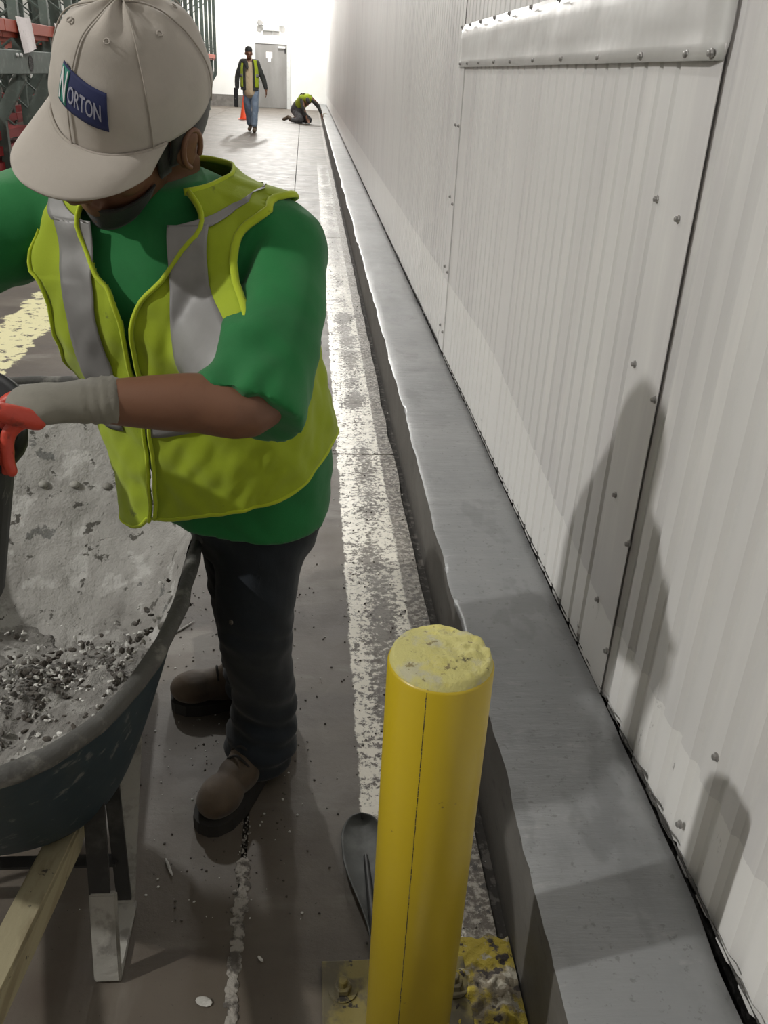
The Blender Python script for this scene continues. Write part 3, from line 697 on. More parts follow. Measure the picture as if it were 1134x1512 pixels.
# left arm (camera side, bent across) and right arm
LSH, LEL, LWR = V((-.048, 1.325, 1.165)), V((-.066, 1.095, 1.008)), V((-.290, 1.055, 1.020))
tube(bm, [(-.12, 1.35, 1.155, .045), (*LSH, .044), (*(LSH.lerp(LEL, .5) + V((.012, .010, .004))), .042), (*LEL, .038), (*LEL.lerp(LWR, .35), .039), (*LEL.lerp(LWR, .7), .032), (*LWR, .022), (-.315, 1.052, 1.018, .018)], 20, 5)
RSH, REL, RWR = V((-.375, 1.425, 1.175)), V((-.655, 1.33, 1.10)), V((-.70, 1.15, .92))
tube(bm, [(-.3, 1.41, 1.17, .06), (*RSH, .058), (*RSH.lerp(REL, .5), .05), (*REL, .042), (*REL.lerp(RWR, .5), .038), (*RWR, .028), (-.70, 1.10, .88, .026)], 18, 5)
# legs inside the trousers
LH, LK, LA = V((-.075, 1.47, .70)), V((-.098, 1.435, .42)), V((-.075, 1.545, .11))
RH, RK, RA = V((-.125, 1.56, .70)), V((-.135, 1.57, .42)), V((-.125, 1.715, .11))
for a, k, n in ((LH, LK, LA), (RH, RK, RA)):
    tube(bm, [(*a, .080), (*a.lerp(k, .5), .068), (*k, .052), (*k.lerp(n, .4), .050), (*n, .034)], 16, 4)
me = fuse(bm, .0055, 4); body = link('body', me, 'skin', man, True)
# ears get their rim, eyes sit under the brim
for s in (1, -1):
    bm = bmesh.new(); ell(bm, H(.030 * s, .076, -.036), (.011, .011, .011), HAS); link('eye', bm, 'white', man, True)
    bm = bmesh.new(); c = H(.0865 * s, -.014, -.026); tube(bm, [(*(c + hf * .017 * math.cos(t) + hu * .028 * math.sin(t)), .004) for t in [x * .35 - 1.2 for x in range(15)]], 6, 1); link('ear_rim', bm, 'skin', man, True)
# hair: back and sides below the cap, sideburns, stubble
bm = bmesh.new()
def hair(u, v):
    a = (u - .5) * 2 * 1.85 + PI; z = .035 - .130 * v * (1 - .35 * abs(u - .5) * 2); k = math.sqrt(max(.05, 1 - ((z - .012) / .115) ** 2))
    return H(math.sin(a) * .0865 * k, -.013 + math.cos(a) * .1005 * k, z) + V((0, 0, 1)) * 0
g = grid(hair, 60, 16, thick=-.006); link('hair', g, 'hair', man, True)
for s in (1, -1):
    bm = grid(lambda u, v: H(s * (.0735 - .006 * v), .002 + .020 * (1 - .3 * v) + (u - .5) * .028 * (1 - .3 * v), .015 - .075 * v), 4, 8, thick=.004); link('sideburn', bm, 'hair', man, True)
def beard(u, v):
    a = (u - .5) * 2 * 1.5; z = -.096 - .042 * v + .035 * (abs(u - .5) * 2) ** 1.5
    return H(math.sin(a) * (.0625 - .018 * v), .030 + math.cos(a) * (.064 - .010 * v), z - .003)
link('beard', grid(beard, 30, 8, thick=.003), 'hair', man, True)['label'] = 'short dark stubble'
# --- shirt
bm = bmesh.new(); NT = 48; rings = []
for j in range(34):
    v = -.06 + 1.06 * j / 33; rings.append([bm.verts.new(torso(2 * PI * k / NT, v, .002)) for k in range(NT)])
for A, B in zip(rings, rings[1:]):
    for k in range(NT): bm.faces.new((A[k], A[(k + 1) % NT], B[(k + 1) % NT], B[k]))
bm.faces.new(rings[0]); bm.faces.new(rings[-1])
tube(bm, [(-.12, 1.350, 1.165, .074), (-.052, 1.322, 1.172, .070, .074), (-.038, 1.275, 1.125, .066), (-.056, 1.180, 1.055, .070), (-.080, 1.105, .985, .080)], 24, 5, False)
tube(bm, [(-.30, 1.40, 1.17, .085), (-.38, 1.425, 1.185, .080), (-.46, 1.40, 1.16, .078), (-.57, 1.36, 1.125, .082), (-.60, 1.35, 1.12, .083)], 24, 5, True)
def sfold(p, n):
    d = folds(p, .0060)
    if p.x > -.155 and p.y < 1.29: # sleeve creases running round the arm
        d += .0065 * math.sin((p.z * 1.1 - p.x * .9 + .25 * nz(p, 8) * .35) * 95) * sstep(.96, 1.02, p.z) * sstep(-.02, -.11, p.x)
    return d
me = fuse(bm, .006, 8, .5, sfold); so_ = link('t_shirt', me, 'shirt', man, True)
from mathutils.bvhtree import BVHTree
BVH = BVHTree.FromPolygons([v.co.copy() for v in me.vertices], [tuple(p.vertices) for p in me.polygons])
bm = bmesh.new(); ring = []
for k in range(40):
    a = 2 * PI * k / 40; ring.append((*(H(0, -.045, -.10).lerp(V((-.222, 1.352, 1.225)), .9) + TL * .068 * math.sin(a) + V((-.36, -.72, -.55)).normalized() * .062 * math.cos(a)), .006))
ring.append(ring[0]); tube(bm, ring, 8, 1, False); link('collar', bm, 'shirt', man, True)
# --- hi-vis vest
AH = {1: (1.50, 1.0, .705, .230), -1: (1.52, .74, .740, .215)}
def arm(th, v, grow=0.):
    a, b, c, d = AH[1 if th > 0 else -1]; return ((abs(th) - a) / b) ** 2 + ((v - c) / d) ** 2 - 1
def openw(v): return .03 + .62 * sstep(.66, .98, v) ** 1.35
def th0(v): return -.46 + .52 * v
TH0 = -.36
EN, EM = 144, 72; EXT = [[0.] * (EM + 1) for _ in range(EN)]
for a in range(EN):
    th = -PI + 2 * PI * a / EN
    for b in range(EM + 1):
        v = b / EM; p = torso(th, v, .016); c = spine(v)[0]; n = (p - c).normalized(); d = (p - c).length
        h = BVH.ray_cast(c + n * (d + .19), -n, .189)
        if h[0] is None: continue
        e = (h[0] - c).length + .010 + .016 * sstep(.8, .9, v) - d
        lim = .045 + .042 * sstep(.66, .80, v) if th > 0 else .02
        q = arm(th, v)
        if 0 < th < 1.6 and v > .5 and -.45 < q < 1.6: lim = .125
        EXT[a][b] = max(0, min(e, lim))
for it in range(4):
    N_ = [[max(EXT[a][b] * .8, (EXT[a][b] * 2 + EXT[a - 1][b] + EXT[(a + 1) % EN][b] + EXT[a][max(0, b - 1)] + EXT[a][min(EM, b + 1)]) / 6) for b in range(EM + 1)] for a in range(EN)]
    EXT = N_
def ext(th, v):
    a = ((th + PI) / (2 * PI) * EN) % EN; b = max(0, min(EM - 1e-6, v * EM)); i, j = int(a), int(b); fa, fb = a - i, b - j; i2 = (i + 1) % EN
    return (EXT[i][j] * (1 - fa) + EXT[i2][j] * fa) * (1 - fb) + (EXT[i][j + 1] * (1 - fa) + EXT[i2][j + 1] * fa) * fb
def vestp(th, v, off=.016):
    if th > PI: th -= 2 * PI
    e = .008 * sstep(.5, .1, v)
    p = torso(th, v, e + .016, .62 if abs(th) < 2.2 else 0)
    c = spine(v)[0]; n = (p - c).normalized(); d = (p - c).length
    cr = .006 * max(0, nz((p.x * .9 + p.z * .7, p.y, p.z * .5), 16)) + .0045 * nz((p.x - p.z * .8, p.y, p.z * .3 + p.x), 30)
    return c + n * (d + ext(th, v) + folds(p + V((3, 1, 0)), .0055) + cr + off - .016)
def hemv(th):
    h = .20 + .012 * math.sin(th * 5) + .02 * sstep(.2, 1.4, th)
    d = th - TH0
    if -1.0 < d < -.06: h -= .115 * math.sin((d + .06) / -.94 * PI) ** .7
    return h
TOPV = .972
def vf(u, v):
    th = -PI + 2 * PI * u; h = hemv(th); return vestp(th, h + (TOPV - h) * v)
def vk(u, v):
    th = -PI + 2 * PI * u; h = hemv(th); vv = h + (TOPV - h) * v
    if arm(th, vv) < 0: return False
    if abs(th - th0(vv)) < openw(vv): return False
    return True
link('hi_vis_vest', grid(vf, 300, 170, vk, thick=-.002), 'vest', man, True); vest = bpy.data.objects['hi_vis_vest']
def bind(nm, pts, r=.0045):
    b = bmesh.new(); tube(b, [(*p, r, r * .55) for p in pts], 8, 1, False); return link(nm, b, 'bind', vest, True)
for s in (1, -1):
    pts = []
    for k in range(61):
        a = 2 * PI * k / 60; A_ = AH[s]; pts.append(vestp(s * (A_[0] + A_[1] * math.cos(a)), min(TOPV, A_[2] + A_[3] * math.sin(a)), .018))
    bind('armhole_binding', pts, .006)
    pts = []
    for k in range(50):
        h0 = hemv(TH0 + s * .08); v = h0 + (TOPV - h0) * k / 49; pts.append(vestp(th0(v) + s * openw(v), v, .020))
    bind('front_edge_binding', pts, .0065)
bind('hem_binding', [vestp(-PI + 2 * PI * k / 160, hemv(-PI + 2 * PI * k / 160), .017) for k in range(161) if abs(-PI + 2 * PI * k / 160 - TH0) > .07 or False][:76], .004)
bind('hem_binding', [vestp(-PI + 2 * PI * k / 160, hemv(-PI + 2 * PI * k / 160), .017) for k in range(161) if -PI + 2 * PI * k / 160 - TH0 > .07], .004)
bind('collar_binding', [vestp(.05 + .60 + (2 * PI - 1.2) * k / 40, TOPV, .017) for k in range(41)], .005)
def tape(nm, front, s, x0, x1, va, vb, n=60):
    def f(u, v):
        vv = va + (vb - va) * v; x = x0 + (x1 - x0) * u; a = spine(vv)[1] + .016
        q = min(.985, x / a) if a > 0 else .9
        th = math.asin(q); th = th * .93
        if not front: th = PI - th
        return vestp(s * th, vv, min(.0225, .0225))
    return link(nm, grid(f, 12, n, thick=-.001), 'tape', vest, True)
tape('shoulder_tape', True, 1, .048, .098, .53, .90)
tape('shoulder_tape', True, -1, .066, .122, .50, .90)
tape('shoulder_tape', False, 1, .048, .098, .53, .90)
tape('shoulder_tape', False, -1, .066, .122, .53, .90)
# strap of tape over each shoulder top
for s in (1, -1):
    def f(u, v):
        vv = .895 + .055 * math.sin(v * PI); x = ((.048 if s > 0 else .066) + (.050 if s > 0 else .056) * u); th = math.asin(min(.98, x / (spine(.90)[1] + .016))) * .93; th = th + (PI - 2 * th) * v
        return vestp(s * th, vv, .0225)
    link('shoulder_tape', grid(f, 8, 24, thick=-.001), 'tape', vest, True)
link('waist_tape', grid(lambda u, v: vestp(TH0 + .12 + (2 * PI - .24) * u, .455 + .085 * v, .020), 160, 6, thick=-.001), 'tape', vest, True)
# --- trousers
bm = bmesh.new()
tube(bm, [(-.110, 1.48, .78, .128, .100), (-.105, 1.49, .70, .138, .112), (-.100, 1.50, .63, .130, .108)], 28, 4, True, ref=TL)
tube(bm, [(-.075, 1.47, .70, .090), (-.088, 1.455, .58, .084), (-.098, 1.435, .44, .074), (-.096, 1.475, .32, .069), (-.088, 1.52, .18, .068), (-.098, 1.505, .070, .080)], 24, 5)
tube(bm, [(-.125, 1.54, .70, .094), (-.130, 1.55, .56, .084), (-.130, 1.58, .42, .072), (-.128, 1.64, .28, .066), (-.128, 1.70, .15, .064), (-.128, 1.715, .085, .068)], 24, 5)
def jf(p, n): return folds(p, .005) + .0045 * math.sin((p.z + .3 * p.x + .02 * nz(p, 9)) * 120) * (sstep(.30, .12, p.z) + .5 * sstep(.06, .0, abs(p.z - .43)))
link('trousers', fuse(bm, .007, 6, .5, jf), 'jean', man, True)
# --- boots
def boot(toe, heel, shaft, name='boot'):
    toe, heel = V(toe), V(heel); L = (toe - heel).length; d = (toe - heel).normalized(); s = V((0, 0, 1)).cross(d); u = V((0, 0, 1))
    def B(f, l, z): return heel + d * f * L + s * l + u * z
    A3 = (s, d, u); bm = bmesh.new()
    ell(bm, B(.80, 0, .052), (.046, .060, .040), A3); ell(bm, B(.58, 0, .055), (.042, .075, .042), A3); ell(bm, B(.18, 0, .055), (.038, .050, .050), A3); ell(bm, B(.36, 0, .06), (.040, .07, .045), A3)
    tube(bm, [(*B(.52, 0, .075), .036), (*B(.34, 0, .10), .044), (*(B(.22, 0, .13)), .048), (*V(shaft), .050)], 18, 4)
    b = link(name, fuse(bm, .005, 5, .5, lambda p, n: .0015 * nz(p, 40)), 'boot', man, True)
    out = [(0.0, .022), (.03, .034), (.12, .040), (.3, .037), (.45, .036), (.6, .044), (.75, .050), (.88, .046), (.97, .030), (1.0, .012)]
    bm = bmesh.new(); loop = [B(f, w_, 0) for f, w_ in out] + [B(f, -w_, 0) for f, w_ in reversed(out)]
    vs = [bm.verts.new(q) for q in loop]; fc = bm.faces.new(vs); r = bmesh.ops.extrude_face_region(bm, geom=[fc])
    for v in [g for g in r['geom'] if isinstance(g, bmesh.types.BMVert)]: v.co.z = .030
    bmesh.ops.recalc_face_normals(bm, faces=bm.faces); link('sole', bm, 'sole', b)
    for k in range(5):
        f = .60 - k * .055; z = .100 + k * .012; bm = bmesh.new()
        tube(bm, [(*B(f, -.026, z - .014), .0028), (*B(f + .01, 0, z + .006), .003), (*B(f, .026, z - .014), .0028)], 6, 4); link('lace', bm, 'sole', b, True)
    return b
boot((-.205, 1.315, 0), (-.045, 1.605, 0), (-.075, 1.56, .20))
boot((-.325, 1.725, 0), (-.040, 1.76, 0), (-.115, 1.73, .20))
# --- gloves: each finger its own chain
def glove(wrist, knuckle, down, acrossv, curl, nm='glove', thumb=None, scale=1.):
    wrist, knuckle, down, ac = V(wrist), V(knuckle), V(down).normalized(), V(acrossv).normalized(); ax = (knuckle - wrist).normalized()
    bm = bmesh.new()
    tube(bm, [(*(wrist - ax * .055), .036, .030), (*(wrist - ax * .02), .033, .027), (*wrist, .032, .024), (*wrist.lerp(knuckle, .5), .041, .021), (*knuckle, .040, .016)], 18, 4, True, ref=ac)
    g = link(nm, fuse(bm, .0045, 4, .5, lambda p, n: .002 * nz(p, 30) + .0012 * math.sin((p - wrist).dot(ax) * 500) * sstep(-.01, -.03, (p - wrist).dot(ax))), 'glove', man, True)
    for i, (o, L) in enumerate(((.030, .072), (.010, .080), (-.010, .075), (-.030, .060))):
        b0 = knuckle + ac * o; p1 = b0 + ax * L * .22 + down * L * .22; p2 = p1 + down * L * .40 + ax * L * curl * .2; p3 = p2 + down * L * .33 - ax * L * curl * .28
        bm = bmesh.new(); tube(bm, [(*(b0 - ax * .012), .0100), (*p1, .0092), (*p2, .0084), (*p3, .0072)], 12, 5)
        link('finger', fuse(bm, .0028, 2, .5, lambda p, n: .0008 * nz(p, 90)), 'dip', g, True)
    tb, tm, te = thumb; bm = bmesh.new(); tube(bm, [(*V(tb), .013), (*V(tm), .0125), (*V(te), .0105)], 12, 5)
    link('thumb', fuse(bm, .003, 2), 'dip', g, True)
    return g
glove((-.300, 1.052, 1.020), (-.350, 1.040, 1.020), (-.12, -.16, -1), (.55, -1, -.15), .3, thumb=((-.325, 1.015, 1.010), (-.362, .995, 1.028), (-.395, 1.010, 1.028)))
glove((-.700, 1.115, .895), (-.695, 1.06, .86), (.3, -.3, -1), (1, .2, .1), .5, thumb=((-.685, 1.10, .885), (-.665, 1.08, .905), (-.655, 1.05, .905)))
# --- cap
def dome(ph, t, off=0.):
    """ph round the head from the front, t 0 band .. 1 button"""
    e = t * PI / 2; n = 2.3; c, s = math.cos(e), math.sin(e); k = (c ** n + s ** n) ** (-1 / n); c *= k; s *= k
    front = math.cos(ph)
    lift = .128 + .006 * front; base = -.004 + .022 * (1 - front) * .5
    r_l = .0890 + off; r_f = .1075 + off
    q = H(math.sin(ph) * r_l * c, -.010 + math.cos(ph) * r_f * c, base + (lift - base + off) * s)
    w_ = .0028 * nz(q * 1.0, 22) + .004 * nz(q, 11) * sstep(.2, .8, t) + .0035 * sstep(.55, .75, t) * math.sin(ph * 7 + 2 * nz(q, 14)) * (1 - sstep(.92, 1, t))
    return q + (q - H(0, -.01, .03)).normalized() * w_
cap = link('cap', grid(lambda u, v: dome(2 * PI * u, v), 120, 50, closed=True, thick=.002), 'cap', man, True)
bm = bmesh.new(); ell(bm, dome(0, 1, .004), (.0085, .0085, .005), HA, 12); link('button', bm, 'capseam', cap, True)
for k in range(6):
    ph = PI / 6 * 0 + k * PI / 3; bm = bmesh.new(); tube(bm, [(*dome(ph, j / 30, .0025), .0011) for j in range(31)], 6, 1, False); link('panel_seam', bm, 'capseam', cap, True)
    bm = bmesh.new(); e = dome(ph + PI / 6, .62, .0028); n_ = (e - HO).normalized(); a1 = n_.cross(hu).normalized(); a2 = n_.cross(a1)
    tube(bm, [(*(e + a1 * .0035 * math.cos(x * .7) + a2 * .0035 * math.sin(x * .7)), .0011) for x in range(10)], 6, 1, False); link('eyelet', bm, 'capseam', cap, True)
def brim(u, v):
    ph = (u - .5) * 2 * 1.22; b = dome(ph, 0, .001); L = .080 * max(0, math.cos(ph * 1.16)) ** .42
    s = (u - .5) * 2; q = b + hf * L * v + hl * math.sin(ph) * .012 * v * (1 - abs(s)) - hu * (.010 * v * (L / .080) + .006 * v * v) - hu * .030 * v * s * s * (L / .080)
    return q
link('brim', grid(brim, 60, 16, thick=.004), 'cap', cap, True)
for k in range(5):
    v = .22 + k * .17; bm = bmesh.new(); tube(bm, [(*(brim(.04 + .92 * j / 40, v) + hu * .0003), .0007) for j in range(41)], 5, 1, False); link('stitching', bm, 'capseam', cap, True)
bm = bmesh.new(); tube(bm, [(*(dome((j / 40 - .5) * 2.44, .012, .002)), .0022) for j in range(41)], 6, 1, False); link('brim_seam', bm, 'capseam', cap, True)
# embroidered patch: green square with a big letter, navy field with the rest of the name
PC, PW, PT0, PT1 = .19, .37, .20, .40
def onpatch(x, y, off): return dome(PC - (x - .5) * 2 * PW * -1 * 1.0, PT0 + (PT1 - PT0) * y - (x - .5) * .085, off)
pt = link('logo_patch', grid(lambda u, v: onpatch(u, v, .0035), 30, 10, thick=.0012), 'navy', cap, True)
link('green_field', grid(lambda u, v: onpatch(.02 + .21 * u, .06 + .88 * v, .0042), 8, 8, thick=.0006), 'pgreen', pt, True)
def word(txt, x0, x1, y0, y1, mt):
    cu = bpy.data.curves.new('t', 'FONT'); cu.body = txt; cu.size = 1; cu.offset = .012; o = bpy.data.objects.new('t', cu); COL.objects.link(o)
    dg = bpy.context.evaluated_depsgraph_get(); me = bpy.data.meshes.new_from_object(o.evaluated_get(dg)); bpy.data.objects.remove(o)
    b = bmesh.new(); b.from_mesh(me); bmesh.ops.triangulate(b, faces=b.faces); bmesh.ops.subdivide_edges(b, edges=b.edges, cuts=1)
    xs = [v.co.x for v in b.verts]; ys = [v.co.y for v in b.verts]; xa, xb, ya, yb = min(xs), max(xs), min(ys), max(ys)
    for v in b.verts: v.co = onpatch(x0 + (x1 - x0) * (v.co.x - xa) / (xb - xa), y0 + (y1 - y0) * (v.co.y - ya) / (yb - ya), .0052)
    link('lettering', b, mt, pt)
word('N', .05, .21, .12, .90, 'white'); word('ORTON', .27, .90, .24, .66, 'thread')

# ------------------------------------------------------------------ distant workers
def simple_head(bm, c, f, r=1.):
    f = V(f).normalized(); l = V((0, 0, 1)).cross(f); u = f.cross(l); A = (l, f, u); c = V(c)
    def G(a, b, d): return c + l * a * r + f * b * r + u * d * r
    ell(bm, G(0, -.01, .02), (.076 * r, .095 * r, .10 * r), A); ell(bm, G(0, .03, -.06), (.058 * r, .06 * r, .065 * r), A); ell(bm, G(0, .10, -.025), (.014 * r, .016 * r, .026 * r), A)
    ell(bm, G(0, .09, .012), (.045 * r, .012 * r, .008 * r), A); ell(bm, G(0, .085, -.075), (.024 * r, .012 * r, .008 * r), A)
    for s in (1, -1): ell(bm, G(.078 * s, -.01, -.015), (.01 * r, .02 * r, .032 * r), A)
    return G, A
def hand(bm, w_, d, side, r=1.):
    w_, d = V(w_), V(d).normalized(); s = V(side).normalized(); n = d.cross(s)
    tube(bm, [(*w_, .026, .018), (*(w_ + d * .05), .040, .018), (*(w_ + d * .085), .038, .015)], 10, 3, True, ref=s)
    for k, L in ((-1.5, .06), (-.5, .075), (.5, .08), (1.5, .07)):
        b = w_ + d * .085 + s * k * .019; tube(bm, [(*b, .009), (*(b + d * L * .5 + n * .008), .0088), (*(b + d * L * .85 + n * .035), .0075)], 6, 2)
    tube(bm, [(*(w_ + d * .03 + s * .032), .011), (*(w_ + d * .065 + s * .055 + n * .012), .010), (*(w_ + d * .095 + s * .05 + n * .03), .008)], 6, 2)
X0, Y0 = -1.42, 23.4; K = 1.10
def Wk(x, y, z): return (X0 + x * K, Y0 + y * K, z * K)
walker = thing('person', 'person in black jacket with open hi-vis vest and jeans walking in the distant aisle', 'person', (X0, Y0, 0))
def T(*p): return [(*Wk(*q[:3]), *[e * K for e in q[3:]]) for q in p]
bm = bmesh.new(); G, A = simple_head(bm, Wk(-.03, -.02, 1.56), (.25, -1, -.25), K)
tube(bm, T((-.03, .0, 1.53, .055), (-.03, .02, 1.42, .055), (-.02, .02, 1.34, .08)), 14, 3)
tube(bm, T((-.02, .02, 1.36, .15, .09), (-.02, .02, 1.15, .15, .10), (-.01, .02, .95, .14, .10)), 18, 3, ref=(1, 0, 0))
for s, el, wr in ((-1, (-.29, .03, 1.08), (-.30, -.02, .84)), (1, (.27, .04, 1.08), (.33, .0, .85))):
    tube(bm, T((s * .15 - .02, .02, 1.36, .055), (*el, .042), (*wr, .027)), 12, 4); hand(bm, Wk(*wr), (s * .05, -.1, -1), (0, -1, 0), K)
    tube(bm, T((s * .08, .02, .92, .07), (s * .08, -.02 if s > 0 else .12, .54, .04), (s * .065, -.03 if s > 0 else .30, .18, .03)), 14, 4)
link('body', fuse(bm, .010, 3), 'skin', walker, True)
bm = bmesh.new(); ell(bm, G(0, -.02, .05), (.083 * K, .102 * K, .088 * K), A); link('hair', fuse(bm, .012, 1), 'hair', walker, True)
bm = bmesh.new(); tube(bm, T((-.02, .02, 1.42, .07, .06), (-.02, .015, 1.34, .14, .10), (-.02, .01, 1.1, .155, .12), (-.01, .01, .90, .16, .125), (-.01, .01, .80, .15, .12)), 20, 4, ref=(1, 0, 0)); link('shirt', fuse(bm, .012, 3, .5, lambda p, n: folds(p, .008)), 'tan', walker, True)
def half(s, mt, nm, off, z0, z1, a0, a1):
    def f(u, v):
        z = z0 + (z1 - z0) * v; a = a0 + (a1 - a0) * u; wd = (.19 if z < 1.25 else .19 - .35 * (z - 1.25) ** 1.3) + off; dp = .145 - (.2 * (z - 1.3) if z > 1.3 else 0) + off
        p = V(Wk(-.02 + s * math.sin(a) * wd, .01 - math.cos(a) * dp, z)); return p + V((0, -1, 0)) * folds(p, .008)
    return link(nm, grid(f, 24, 24, thick=.006), mt, walker, True)
for s in (1, -1):
    half(s, 'blackc', 'jacket_panel', .0, .84, 1.45, .42, PI); half(s, 'vest', 'vest_panel', .010, .90, 1.43, .62 if s > 0 else .75, PI)
    def tp(u, v):
        z = 1.10 + .055 * v; a = .75 + 2.3 * u; return V(Wk(-.02 + s * math.sin(a) * .207, .01 - math.cos(a) * .163, z))
    link('reflective_tape', grid(tp, 16, 3, thick=.003), 'tape', walker, True)
bm = bmesh.new(); tube(bm, T((-.16, -.02, 1.40, .05), (-.10, -.09, 1.38, .05), (-.06, -.13, 1.28, .03)), 12, 3); link('jacket_collar', fuse(bm, .012, 2), 'blackc', walker, True)
for s, el, wr in ((-1, (-.29, .03, 1.08), (-.295, -.0, .88)), (1, (.27, .04, 1.08), (.32, .01, .90))):
    bm = bmesh.new(); tube(bm, T((s * .15 - .02, .02, 1.37, .075), (s * .2 - .02, .02, 1.25, .068), (*el, .058), (*wr, .045)), 14, 4); link('jacket_sleeve', fuse(bm, .012, 2, .5, lambda p, n: folds(p, .008)), 'blackc', walker, True)
bm = bmesh.new(); tube(bm, T((-.01, .02, .98, .16, .12), (-.01, .02, .84, .16, .125)), 18, 2, ref=(1, 0, 0))
tube(bm, T((.08, .02, .86, .098), (.085, -.02, .55, .078), (.07, -.03, .30, .07), (.06, -.03, .17, .07)), 16, 4); tube(bm, T((-.08, .03, .86, .098), (-.085, .10, .55, .078), (-.07, .24, .32, .068), (-.06, .32, .18, .066)), 16, 4)
link('jeans', fuse(bm, .013, 3, .5, lambda p, n: folds(p, .012)), 'blue', walker, True)
def dboot(par, toe, heel, top):
    toe, heel = V(toe), V(heel); d = (toe - heel).normalized(); s = V((0, 0, 1)).cross(d).normalized(); u = d.cross(s); L = (toe - heel).length
    bm = bmesh.new(); ell(bm, heel + d * L * .78 + u * .05, (.052, .075, .05), (s, d, u)); ell(bm, heel + d * L * .45 + u * .055, (.047, .11, .05), (s, d, u)); ell(bm, heel + d * L * .15 + u * .055, (.045, .055, .055), (s, d, u))
    tube(bm, [(*(heel + d * L * .25 + u * .08), .052), (*V(top), .056)], 12, 1); link('boot', fuse(bm, .012, 2), 'boot', par, True)
dboot(walker, (X0 + .07, Y0 - .25, 0), (X0 + .08, Y0 + .08, 0), Wk(.06, -.03, .2)); dboot(walker, (X0 - .07, Y0 + .20, 0), (X0 - .05, Y0 + .50, .06), Wk(-.06, .32, .2))
rad = thing('hand_tool', 'dark upright tool held in the walking person\'s hand', 'tool', Wk(-.33, -.1, .5)); rad.location = V(Wk(-.34, -.08, .52))
bm = box(bmesh.new(), V(Wk(-.36, -.13, .50)), V(Wk(-.27, -.04, .88)), .02); link('body', bm, 'plastic', rad)
bm = bmesh.new(); tube(bm, [(*Wk(-.315, -.085, .86), .02), (*Wk(-.315, -.085, .93), .015)], 8, 1); link('handle', bm, 'rubber', rad)
cone = thing('traffic_cone', 'small orange traffic cone on the floor behind the walking person', 'cone', (-1.98, 29.3, 0))
boxo('base', (-2.16, 29.12, 0), (-1.80, 29.48, .03), 'cone', cone, .01); bm = bmesh.new(); lathe(bm, [(.14, .03), (.13, .05), (.03, .66), (.02, .68)], (-1.98, 29.3, 0), 24); link('cone_body', bm, 'cone', cone, True)
# kneeling worker by the curb
KX, KY = -.16, 28.6
kn = thing('person', 'person in hi-vis vest kneeling bent over the curb near the far door', 'person', (KX, KY, 0))
def Q(x, y, z): return (KX + x, KY + y, z)
def TQ(*p): return [(*Q(*q[:3]), *q[3:]) for q in p]
bm = bmesh.new(); G, A = simple_head(bm, Q(.08, -.40, .60), (.25, -.55, -.8), 1.05)
tube(bm, TQ((.08, -.34, .64, .06), (.05, -.14, .70, .075)), 12, 2)
tube(bm, TQ((.06, -.12, .66, .17, .11), (-.10, .12, .55, .16, .12), (-.25, .28, .36, .16, .13)), 18, 3, ref=(.8, -.4, 0))
for s in (1, -1):
    hx, hy = -.25 + .09 * s * .6, .28 - .1 * s
    kx, ky = (.12, -.12) if s > 0 else (-.12, -.22)
    tube(bm, TQ((hx, hy, .32, .09), (kx, ky, .08, .068)), 14, 4); tube(bm, TQ((kx, ky, .08, .06), (kx - .32, ky + .24, .07, .04)), 12, 3)
tube(bm, TQ((.20, -.18, .68, .055), (.40, -.22, .50, .045), (.50, -.30, .26, .03)), 12, 4); hand(bm, Q(.50, -.30, .26), (.2, -.2, -.6), (1, 0, 0))
tube(bm, TQ((-.06, -.2, .62, .055), (-.02, -.36, .40, .045), (.06, -.42, .16, .03)), 12, 4); hand(bm, Q(.06, -.42, .16), (.3, -.2, -.6), (1, 0, 0))
link('body', fuse(bm, .012, 3), 'skin', kn, True)
bm = bmesh.new(); ell(bm, G(0, -.02, .035), (.088, .108, .10), A); link('hair', fuse(bm, .014, 1), 'hair', kn, True)
bm = bmesh.new(); tube(bm, TQ((.08, -.18, .68, .17, .12), (.0, -.02, .66, .20, .145), (-.12, .16, .52, .19, .15)), 20, 4, ref=(.8, -.4, 0)); link('hi_vis_vest', fuse(bm, .014, 3, .5, lambda p, n: folds(p, .012)), 'vest', kn, True)
for s in (1, -1):
    bm = bmesh.new(); tube(bm, TQ((.08 + .10 * s, -.20, .79 - .02 * s, .028, .012), (.0 + .10 * s, .0, .80, .028, .012), (-.1 + .08 * s, .14, .70, .028, .012)), 8, 3, ref=(1, 0, 0)); link('reflective_tape', bm, 'tape', kn, True)
bm = bmesh.new(); tube(bm, TQ((.18, -.16, .68, .07), (.38, -.22, .50, .058), (.47, -.28, .32, .045)), 12, 4); tube(bm, TQ((-.08, -.18, .62, .07), (-.04, -.34, .42, .058), (.03, -.40, .24, .045)), 12, 4)
link('sleeves', fuse(bm, .013, 2, .5, lambda p, n: folds(p, .01)), 'blackc', kn, True)
bm = bmesh.new()
tube(bm, TQ((-.16, .18, .50, .17, .14), (-.27, .30, .34, .175, .15)), 18, 2, ref=(.8, -.4, 0))
for s in (1, -1):
    hx, hy = -.25 + .09 * s * .6, .28 - .1 * s
    kx, ky = (.12, -.12) if s > 0 else (-.12, -.22)
    tube(bm, TQ((hx, hy, .33, .12), (kx, ky, .105, .095)), 14, 4); tube(bm, TQ((kx, ky, .085, .08), (kx - .26, ky + .19, .08, .062)), 12, 3)
link('trousers', fuse(bm, .014, 3, .5, lambda p, n: folds(p, .012)), 'dkgrey', kn, True)
for s in (1, -1):
    kx, ky = (.12, -.12) if s > 0 else (-.12, -.22); dboot(kn, Q(kx - .52, ky + .30, .03), Q(kx - .30, ky + .20, .10), Q(kx - .27, ky + .19, .09))
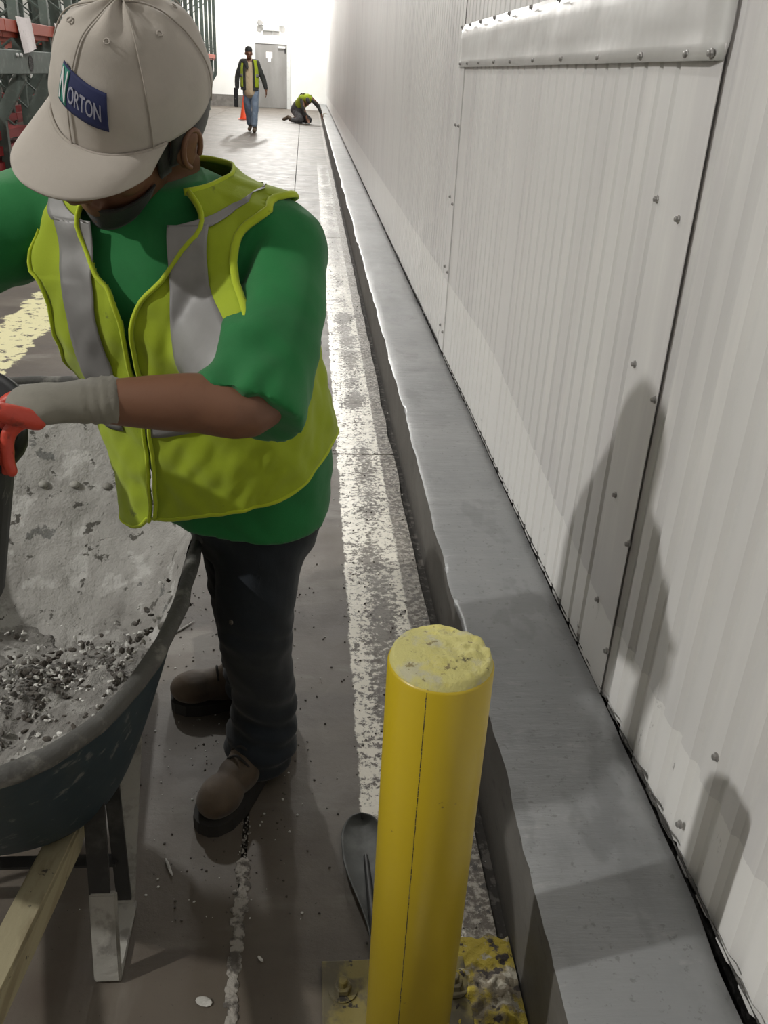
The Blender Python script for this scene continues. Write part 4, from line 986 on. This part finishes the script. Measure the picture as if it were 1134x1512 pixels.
tr = thing('trowel', 'small steel trowel in the kneeling person\'s hand at the curb', 'trowel', Q(.56, -.38, .2))
bm = bmesh.new(); vs = [bm.verts.new(q) for q in (Q(.52, -.44, .235), Q(.72, -.44, .235), Q(.74, -.36, .235), (Q(.52, -.34, .235)))]; bm.faces.new(vs); bmesh.ops.solidify(bm, geom=bm.faces[:], thickness=.006); link('blade', bm, 'blade', tr)
bm = bmesh.new(); tube(bm, [(*Q(.56, -.39, .24), .008), (*Q(.54, -.38, .30), .012), (*Q(.66, -.38, .30), .014)], 8, 2); link('handle', bm, 'wood', tr)

# ------------------------------------------------------------------ litter on the floor
for i, (x, y, L, a, lb) in enumerate(((-.262, 1.235, .050, 1.15, 'thin pale splinter on the floor below the near boot'), (-.075, 1.03, .016, .9, 'short pale sliver beside the floor joint'),
                                      (-.165, .955, .030, .35, 'pale mortar flake at the bottom near the floor joint'), (-.345, 2.05, .11, .9, 'long thin pale splinter between barrow and rear boot'))):
    bm = bmesh.new(); d = (a if i == 3 else -a)
    bmesh.ops.create_icosphere(bm, subdivisions=2, radius=.5, matrix=Matrix.Translation((x, y, .003)) @ Matrix.Rotation(d, 4, 'Z') @ Matrix.Diagonal((L, .006 if i != 2 else .018, .005, 1)))
    tag(link('splinter' if i != 2 else 'mortar_flake', bm, 'chip'), lb, 'debris', 'pale debris on the floor')
bm = bmesh.new(); bm2 = bmesh.new()
for k in range(1500):
    t = rnd.random()
    if t < .45: x, y = rnd.uniform(.10, .37), rnd.expovariate(.45) + .7
    elif t < .75: x, y = rnd.gauss(-.2, .15), rnd.uniform(1.1, 2.3)
    else: x, y = rnd.uniform(-.9, .2), rnd.expovariate(.2) + 1
    if y > 14 or math.hypot(x - BX, y - BY) < .18: continue
    s = rnd.uniform(.0008, .0032) * (1 + y * .10); b = bm2 if rnd.random() < .72 else bm
    bmesh.ops.create_icosphere(b, subdivisions=1, radius=s, matrix=Matrix.Translation((x, y, s * .3)) @ Matrix.Rotation(rnd.uniform(0, 6), 4, 'Z') @ Matrix.Diagonal((1, rnd.uniform(.5, 1), .5, 1)))
tag(link('pale_grit', bm, 'chip'), 'pale grit scattered over the concrete floor', 'grit', kind='stuff'); tag(link('dark_grit', bm2, 'dchip'), 'dark grit and crumbs along the floor and curb foot', 'grit', kind='stuff')
